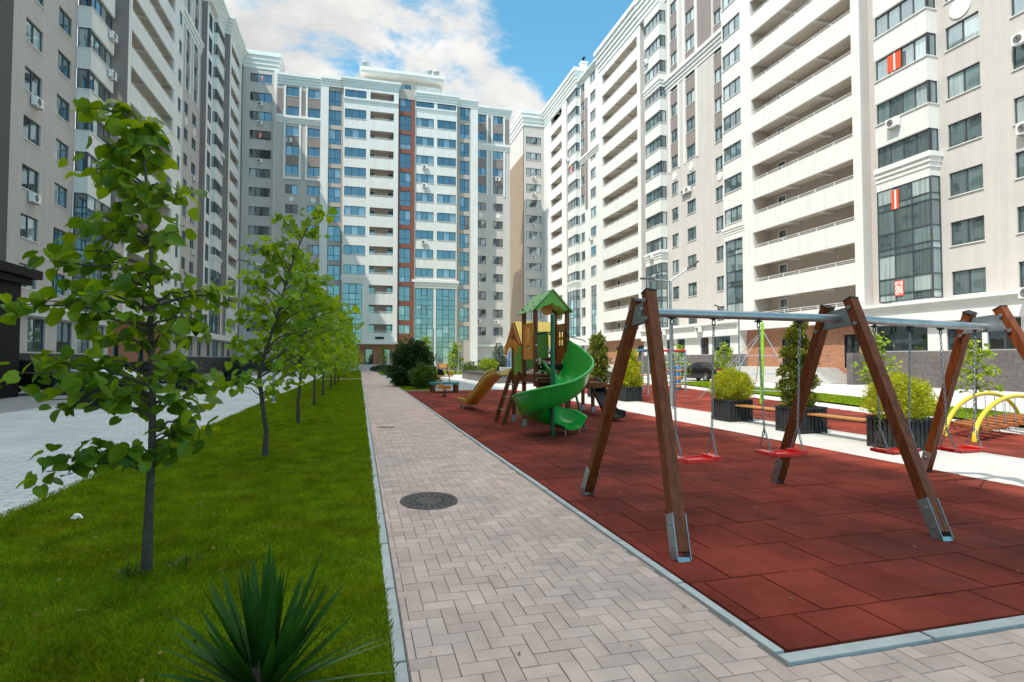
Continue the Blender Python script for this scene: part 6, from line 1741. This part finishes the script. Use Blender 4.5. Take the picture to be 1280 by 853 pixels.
spruce((14.2, 49.0, .62), 3.1, 1.0, 'young blue spruce in the raised granite bed partly behind the play tower', 16)
shrub('yellow_bush', (11.0, 49.0, .6), 'bright yellow bush in the raised granite bed', 'bush', [((0, 0, .5), (.75, .6, .5), 1100)], .18, 'lime_leaf', 17, stem=ST(.4))
shrub('green_bush', (9.9, 52, .0), 'small green bush behind the raised granite bed', 'bush', [((0, 0, .7), (.6, .5, .6), 800)], .18, 'bush_leaf', 18, stem=ST(.4))
# shaded shrubs on the left
LG = 'dark ball shrubs in the left planters'
for (x, y, s, t) in ((-8.9, 33.4, .75, 'dark ball shrub in the middle left planter, behind the nearest tree trunk'), (-7.85, 39.9, .8, 'dark ball shrub in the far left planter, between the first and second trees'), (-8.7, 22.7, .0, '')):
    if s: shrub('dark_ball_shrub', (x, y, .5), t, 'shrub', [((0, 0, .5 * s), (.62 * s, .6 * s, .55 * s), 2600)], .1, 'shade_leaf', int(y), stem=ST(.3), group=LG)

# yucca in the foreground
yo = empty('yucca_plant', (-.42, 2.92, 0), 0, 'spiky dark green yucca on the lawn in the foreground beside the kerb', 'yucca')
g = np.random.default_rng(19)
def blade(b, base, az, el, ln, wd, curl, twist=0.0):
    n = 9; p = Vector(base); rows = []
    d = Vector((math.cos(az) * math.cos(el), math.sin(az) * math.cos(el), math.sin(el)))
    side = Vector((-math.sin(az), math.cos(az), 0)); e = el
    for i in range(n + 1):
        t = i / n
        w = wd * (0.55 + .9 * t if t < .35 else .87 * (1 - ((t - .35) / .65) ** 1.7) + .0) + .0006
        nrm = side.cross(d)
        s2_ = side * math.cos(twist * t) + nrm * math.sin(twist * t)
        rows.append((p - s2_ * w / 2 + nrm * w * .16, p.copy(), p + s2_ * w / 2 + nrm * w * .16))
        e -= curl / n; d = Vector((math.cos(az) * math.cos(e), math.sin(az) * math.cos(e), math.sin(e))); p = p + d * (ln / n)
    vs = [q for r_ in rows for q in r_]; fs = []
    for i in range(n):
        for j in range(2): fs.append((3 * i + j, 3 * i + j + 1, 3 * i + j + 4, 3 * i + j + 3))
    b.add(vs, fs, 0, True)
for i in range(66):
    t = i / 65
    az = i * 2.39996 + g.normal(0, .2); el = R(86 - 58 * t ** 1.2 + g.normal(0, 5))
    b = MB(); r0 = .03 + .05 * t
    blade(b, (r0 * math.cos(az), r0 * math.sin(az), .05 + .10 * (1 - t)), az, el, g.uniform(.43, .58) * (1.04 - .06 * t), g.uniform(.048, .068), g.uniform(.03, .26), g.uniform(-.4, .4))
    b.build('leaf', M['yucca_leaf'], yo)
for az, el, ln in ((R(8), R(18), .62), (R(-6), R(10), .6), (R(22), R(13), .6), (R(-18), R(6), .55), (R(-2), R(24), .55)):
    b = MB(); blade(b, (.05 * math.cos(az), .05 * math.sin(az), .06), az, el, ln, .034, .22, .3); b.build('leaf', M['yucca_pale'], yo)['label'] = 'pale grey-green leaf'
b = MB(); b.lathe([(.07, -.02), (.075, .08), (.05, .18), (0, .2)], 10); b.build('stem', M['bark'], yo)
# a few broad weeds in the lawn
WG = 'grass tufts and weeds in the lawn'
for i, (x, y, t) in enumerate(((-1.62, 4.82, 'tuft of longer grass at the foot of the nearest linden'), (-1.3, 4.95, 'leafy weed right of the nearest linden trunk'), (-2.35, 4.35, 'dark leafy weed left of and before the nearest linden trunk'))):
    o = empty('weed_tuft', (x, y, 0), 0, t, 'weed', WG); gg = np.random.default_rng(50 + i); nn = 26
    a = gg.uniform(0, 2 * PI, nn); P = np.stack([gg.normal(0, .04, nn), gg.normal(0, .04, nn), np.zeros(nn)], 1); D = np.stack([np.cos(a) * .5, np.sin(a) * .5, gg.uniform(.5, 1.2, nn)], 1)
    leaves('blades', P, D, gg.normal(0, 1, (nn, 3)), gg.uniform(.06, .12, nn), M['bush_leaf'], o, NEEDLE, .1, .4, gg)

for i in range(9):
    az = g.uniform(0, 2 * PI); b = MB(); blade(b, (.06 * math.cos(az), .06 * math.sin(az), .04), az, R(g.uniform(-4, 9)), g.uniform(.25, .42), .032, g.uniform(.1, .5), g.uniform(-1, 1)); b.build('leaf', M['dry_leaf'], yo)['label'] = 'dry brown lower leaf'
# stray fallen leaves and grit on the paving, the rubber and the lawn
def scatter(name, n, x0, x1, y0, y1, size, m, seed, z=.012):
    q = np.random.default_rng(seed); y = y0 * (y1 / y0) ** q.random(n); x = q.uniform(x0, x1, n)
    P = np.stack([x, y, np.full(n, z) + q.random(n) * .006], 1); a = q.uniform(0, 2 * PI, n)
    D = np.stack([np.cos(a), np.sin(a), q.normal(0, .15, n)], 1); Nn = np.stack([q.normal(0, .2, n), q.normal(0, .2, n), np.ones(n)], 1)
    tag(leaves(name, P, D, Nn, size * q.uniform(.5, 1.3, n), M[m], None, SPRAY, .3, .2, q), kind='stuff')
scatter('fallen_leaves', 90, .3, 8.0, 2.0, 22, .035, 'dry_leaf', 71)
scatter('lawn_debris', 120, -3.4, .1, 2.2, 20, .05, 'dry_leaf', 72, .03)
tw_ = MB(); tw_.tube([(.42, 14.0, .01), (.52, 13.85, .02), (.66, 13.9, .012), (.80, 13.75, .015)], .008, 5); tw_.tube([(.52, 13.85, .02), (.60, 13.62, .012)], .005, 5)
tag(tw_.build('twig', M['bark']), 'small dry twig lying on the path beyond the manhole cover', 'twig')
# =================================================== CARS, LAMPS, SMALL THINGS
def car(loc, rz, paint, label, L_=4.6, W=1.82, H=1.46, tall=False):
    """nose towards local +x"""
    o = empty('parked_car', loc, rz, label, 'car', 'cars parked along the courtyard')
    k = H / 1.46; h = L_ / 4.6; w = W / 2
    stn = [(2.30, .74, .40, .60, .62, .66), (2.18, .86, .26, .70, .74, .78), (1.5, .96, .22, .80, .90, .80), (.95, 1.0, .22, .86, .96, .82), (.85, 1.0, .22, .90, 1.0, .82), (.10, 1.0, .22, .93, 1.42, .68), (-.2, 1.0, .22, .94, 1.46, .67), (-.95, 1.0, .22, .95, 1.42, .66), (-1.62, .99, .22, .97, 1.12 if not tall else 1.34, .70), (-1.75, .98, .22, .98, 1.05 if not tall else 1.1, .78), (-2.15, .92, .26, .92, 1.0, .80), (-2.30, .82, .42, .78, .86, .72)]
    b = MB(); rows = []
    for x, ww, zb, belt, top, rw in stn:
        W_ = w * ww; rr = w * rw; zb *= k; belt *= k; top *= k; x *= h
        half = [(W_ * .86, zb), (W_ * .99, zb + .14), (W_, (zb + belt) / 2), (W_ * .97, belt), (rr, top - .04 * k), (rr * .8, top)]
        rows.append([(x, -y, z) for y, z in half] + [(x, y, z) for y, z in reversed(half)])
    n = len(rows[0]); vs = [p for r_ in rows for p in r_]; fs = []
    for i in range(len(rows) - 1):
        for j in range(n): fs.append((i * n + j, (i + 1) * n + j, (i + 1) * n + (j + 1) % n, i * n + (j + 1) % n))
    b.add(vs, fs, 0, True); b.poly([vs[j] for j in range(n)]); b.poly([vs[(len(rows) - 1) * n + j] for j in reversed(range(n))])
    body = b.build('body', paint, o)
    # glass: on the cabin faces
    def pt(i, t, a, s, off):
        """between stations i and i+1, a = 0 belt .. 1 roof"""
        A = rows[i]; B = rows[i + 1]
        lo = Vector(A[3]).lerp(Vector(B[3]), t); hi = Vector(A[4]).lerp(Vector(B[4]), t)
        p = lo.lerp(hi, a); p.y -= off
        return Vector((p.x, p.y * (1 if s < 0 else -1), p.z))
    for s in (-1, 1):
        g = MB()
        for seq in ([(4, .45), (5, 0), (5, 1), (6, .55)], [(6, .66), (6, 1), (7, .75)]):
            for (i, t), (j, q) in zip(seq, seq[1:]):
                g.poly([pt(i, t, .06, s, .006), pt(j, q, .06, s, .006), pt(j, q, .93, s, .006), pt(i, t, .93, s, .006)])
        g.build('side_window', M['carglass'], o)
    def across(i, j, f0, f1, m, name, up):
        A, B = rows[i], rows[j]
        q = []
        for (row, f) in ((A, f0), (B, f1)): pass
        a0 = Vector(A[4]).lerp(Vector(B[4]), f0); a1 = Vector(A[4]).lerp(Vector(B[4]), f1)
        off = Vector((up * .006, 0, .006)); g = MB(); s_ = .95
        g.poly([(a0.x + off.x, a0.y * s_, a0.z + .03), (a0.x + off.x, -a0.y * s_, a0.z + .03), (a1.x + off.x, -a1.y * s_, a1.z + .03), (a1.x + off.x, a1.y * s_, a1.z + .03)])
        g.build(name, m, o)
    across(4, 5, .08, .95, M['carglass'], 'windscreen', 1); across(7, 8, .1, .95, M['carglass'], 'rear_window', -1)
    for x in (1.42 * h, -1.36 * h):
        for s in (-1, 1):
            r_ = .335 * max(k, 1)
            t = MB(); t.lathe([(r_ * .62, -.1), (r_ * .9, -.11), (r_, -.08), (r_, .08), (r_ * .9, .11), (r_ * .62, .1)], 22)
            wh = t.build('wheel', M['rubber_black'], o, (x, s * (w - .09), r_), (PI / 2, 0, 0))
            q = MB(); q.lathe([(r_ * .62, .09 * -s), (r_ * .66, .1 * -s), (r_ * .6, .07 * -s)], 20)
            for a in range(5):
                an = a * 2 * PI / 5; q.obox((0, 0, .085 * -s), (math.cos(an) * r_ * .6, math.sin(an) * r_ * .6, .085 * -s), .07, .02, up=(0, 0, 1))
            q.lathe([(0, .1 * -s), (.06, .095 * -s), (.07, .06 * -s)], 10)
            q.build('rim', M['chrome'], wh)
    for s in (-1, 1):
        g = MB(); g.box(-2.31 * h, -2.1 * h, s * w * .62 - .2, s * w * .62 + .2, .72 * k, .88 * k); g.build('tail_light', M['taillight'], o, bevel=.03)
        g = MB(); g.box(2.02 * h, 2.24 * h, s * w * .64 - .16, s * w * .64 + .16, .60 * k, .72 * k); g.build('headlight', M['headlight'], o, bevel=.03)
        g = MB(); g.box(.7 * h, .86 * h, s * (w + .08) - .09, s * (w + .08) + .09, .93 * k, 1.05 * k); g.build('mirror', paint, o, bevel=.02)
    g = MB(); g.box(-2.325 * h, -2.28 * h, -.26, .26, .5 * k, .61 * k); g.build('number_plate', M['acwhite'], o)
    g = MB(); g.box(2.27 * h, 2.31 * h, -.4, .4, .42 * k, .58 * k); g.build('grille', M['acdark'], o)
    return o
car((26.6, 40.2, -.06), PI / 2 + .03, M['carblack'], 'glossy black saloon car with red tail lamp parked before the right block', L_=5.9, W=1.95, H=1.55)
car((-15.0, 32.4, -.045), -.05, M['carblack'], 'black car with alloy wheels parked at the far left beside the dark pavilion', L_=4.8, W=1.9, H=1.72, tall=True)
car((-14.2, 36.6, -.045), -.25, M['carwhite'], 'white car parked behind the nearest tree on the left', L_=4.7, W=1.9, H=1.75, tall=True)
car((-14.5, 46.5, -.045), -.3, M['carblack'], 'dark car parked farther along the left road, mostly hidden by leaves', L_=4.6, W=1.85, H=1.6, tall=True)

# dark entrance pavilion at the far left
kv = At('entrance_pavilion', (-17, 27.5, 0), 'tall black boxy pavilion with an overhanging flat roof at the left edge', 'pavilion')
b = MB(); b.box(-19.3, -14.8, 24.0, 30.5, -.06, 5.0); kv.add(b, 'wall', M['hpl_black'])
b = MB(); b.box(-19.35, -14.2, 23.0, 31.0, 5.3, 5.7); b.box(-19.3, -14.5, 23.4, 30.8, 5.0, 5.298); kv.add(b, 'roof', M['hpl_black'], bevel=.02)
b = MB(); b.box(-14.8, -14.76, 25.5, 28.0, 0, 2.6); kv.add(b, 'door', M['darkmetal'])

PL = 'black planter boxes on the left pavement'
for (x, y, t) in ((-8.7, 22.6, 'black planter box on the left pavement, nearest, under low leaves'), (-8.9, 33.4, 'black planter box on the left pavement, middle'), (-7.85, 39.9, 'black planter box on the left pavement, farthest')):
    planter(x - .52, x + .52, y - .55, y + .55, .62, t, PL, 'darkmetal')

# raised granite bed
rw = At('raised_bed_wall', (11, 43, 0), 'low dark granite wall of the raised planting bed beyond the play tower', 'planter wall')
pts = [(8.65, 38.4), (20, 38.4), (20, 50.5), (8.9, 50.5)]
b = MB(); b.prism(pts, -.06, .60); rw.add(b, 'wall', M['granite'])
b = MB(); b.prism([(8.57, 38.32), (20.08, 38.32), (20.08, 50.58), (8.82, 50.58)], .602, .67); rw.add(b, 'coping', M['granite_dark'], bevel=.01)
b = MB(); b.poly([(8.9, 38.7, .674), (19.8, 38.7, .674), (19.8, 50.2, .674), (9.1, 50.2, .674)]); rw.add(b, 'soil', M['soil'])
b = MB(); b.box(11.6, 13.6, 47.0, 47.5, .676, 1.0); tag(b.build('stone_block', M['concrete'], bevel=.02), 'pale stone block lying on the raised granite bed before the spruces', 'stone block')
sheet('plaza_kerb', 8.2, 8.62, 30.2, 46, -.004, M['concrete'])

# distant bench, lamp posts, turquoise frames
fb2 = At('bench', (9.4, 66, 0), 'distant orange wooden bench before the back block', 'bench')
b = MB()
for z in (.78, .9, 1.02, 1.14): b.box(8.78, 10.02, 66.28, 66.32, z - .05, z + .05)
fb2.add(b, 'backrest', M['orange'])
b = MB()
for y in (65.85, 66.0, 66.15): b.box(8.78, 10.02, y - .06, y + .06, .46, .5)
fb2.add(b, 'seat', M['orange'])
for x in (8.9, 9.9):
    b = MB(); b.box(x - .04, x + .04, 65.8, 66.26, -.02, .46); b.box(x - .04, x + .04, 66.26, 66.34, .0, 1.15); fb2.add(b, 'leg', M['darkmetal'])

def lamp(x, y, zj, arms, label, r=.055, m='steel', base=0.0):
    l = At('street_lamp', (x, y, base), label, 'street lamp', 'lamp posts in the courtyard')
    b = MB(); b.tube([(x, y, base), (x, y, zj)], [r, r * .8], 10); b.lathe([(r + .05, 0), (r + .05, .03), (r, .05)], 10, (x, y, base)); l.add(b, 'pole', M[m])
    for (dx_, dy_, dz) in arms:
        e = Vector((x + dx_, y + dy_, zj + dz)); s = Vector((x, y, zj)); d = (e - s).normalized()
        b = MB(); b.tube([s, e], .028, 8); a = l.add(b, 'arm', M[m])
        h = MB(); h.obox(e - d * .05, e + d * .42, .16, .055); hd = l.add(h, 'lamp_head', M['darkgrey'], a, bevel=.01)
        q = MB(); p0 = e - Vector((0, 0, .034)); q.obox(p0 + d * .02, p0 + d * .38, .12, .008); l.add(q, 'lens', M['lampglass'], a)
lamp(10.06, 17.0, 4.25, ((-.6, .1, .05), (.62, -.1, .45)), 'tall grey lamp post with two arms behind the left swing legs')
lamp(20.7, 27.7, 4.1, ((-1.0, .2, .45), (1.2, -.2, .4)), 'grey lamp post with two arms beside the lime climbing mast', base=-.05)
lamp(10.17, 60, 3.3, ((.3, 0, .12), (-.3, 0, .12)), 'slim distant lamp post on the pale plaza')
lamp(9.4, 75, 5.8, ((.5, 0, .2),), 'distant lamp post in front of the back block, left of the bench', r=.08)
lamp(-3.1, 23, 5.05, ((-.9, 0, .2), (.9, 0, -.1)), 'lamp post on the lawn half hidden by the second linden crown')
lamp(-2.8, 58, 4.6, ((.8, 0, .1),), 'distant lamp post among the far lindens left of the path')

def aframe(x0, x1, y, h, label):
    a = At('turquoise_swing_set', ((x0 + x1) / 2, y, 0), label, 'play frame')
    for xa, xb in ((x0, x0 + .35), (x1, x1 - .35)):
        b = MB(); b.tube([(xa, y, 0), (xb, y, h)], .06, 8); a.add(b, 'leg', M['teal'])
        b = MB(); b.tube([(xa, y + 1.6, 0), (xb, y + .8, h)], .06, 8); a.add(b, 'leg', M['teal'])
    b = MB(); b.tube([(x0 + .35, y + .4, h), (x1 - .35, y + .4, h)], .05, 8); a.add(b, 'top_bar', M['teal'])
aframe(2.33, 4.75, 41, 2.25, 'turquoise swing frame whose legs show on both sides of the dark conifer bush')
tf = At('turquoise_ladder', (12.6, 47.9, .67), 'turquoise climbing ladder beside the spruces, left of the play tower', 'play frame')
for xa, xb in ((12.40, 12.62), (12.78, 12.9)):
    b = MB(); b.tube([(xa, 47.9, .67), (xb, 47.9, 2.35)], .07, 8); tf.add(b, 'post', M['blue'])
for z in (1.1, 1.5, 1.9): 
    b = MB(); b.tube([(12.5, 47.9, z), (12.85, 47.9, z)], .03, 6); tf.add(b, 'rung', M['blue'])
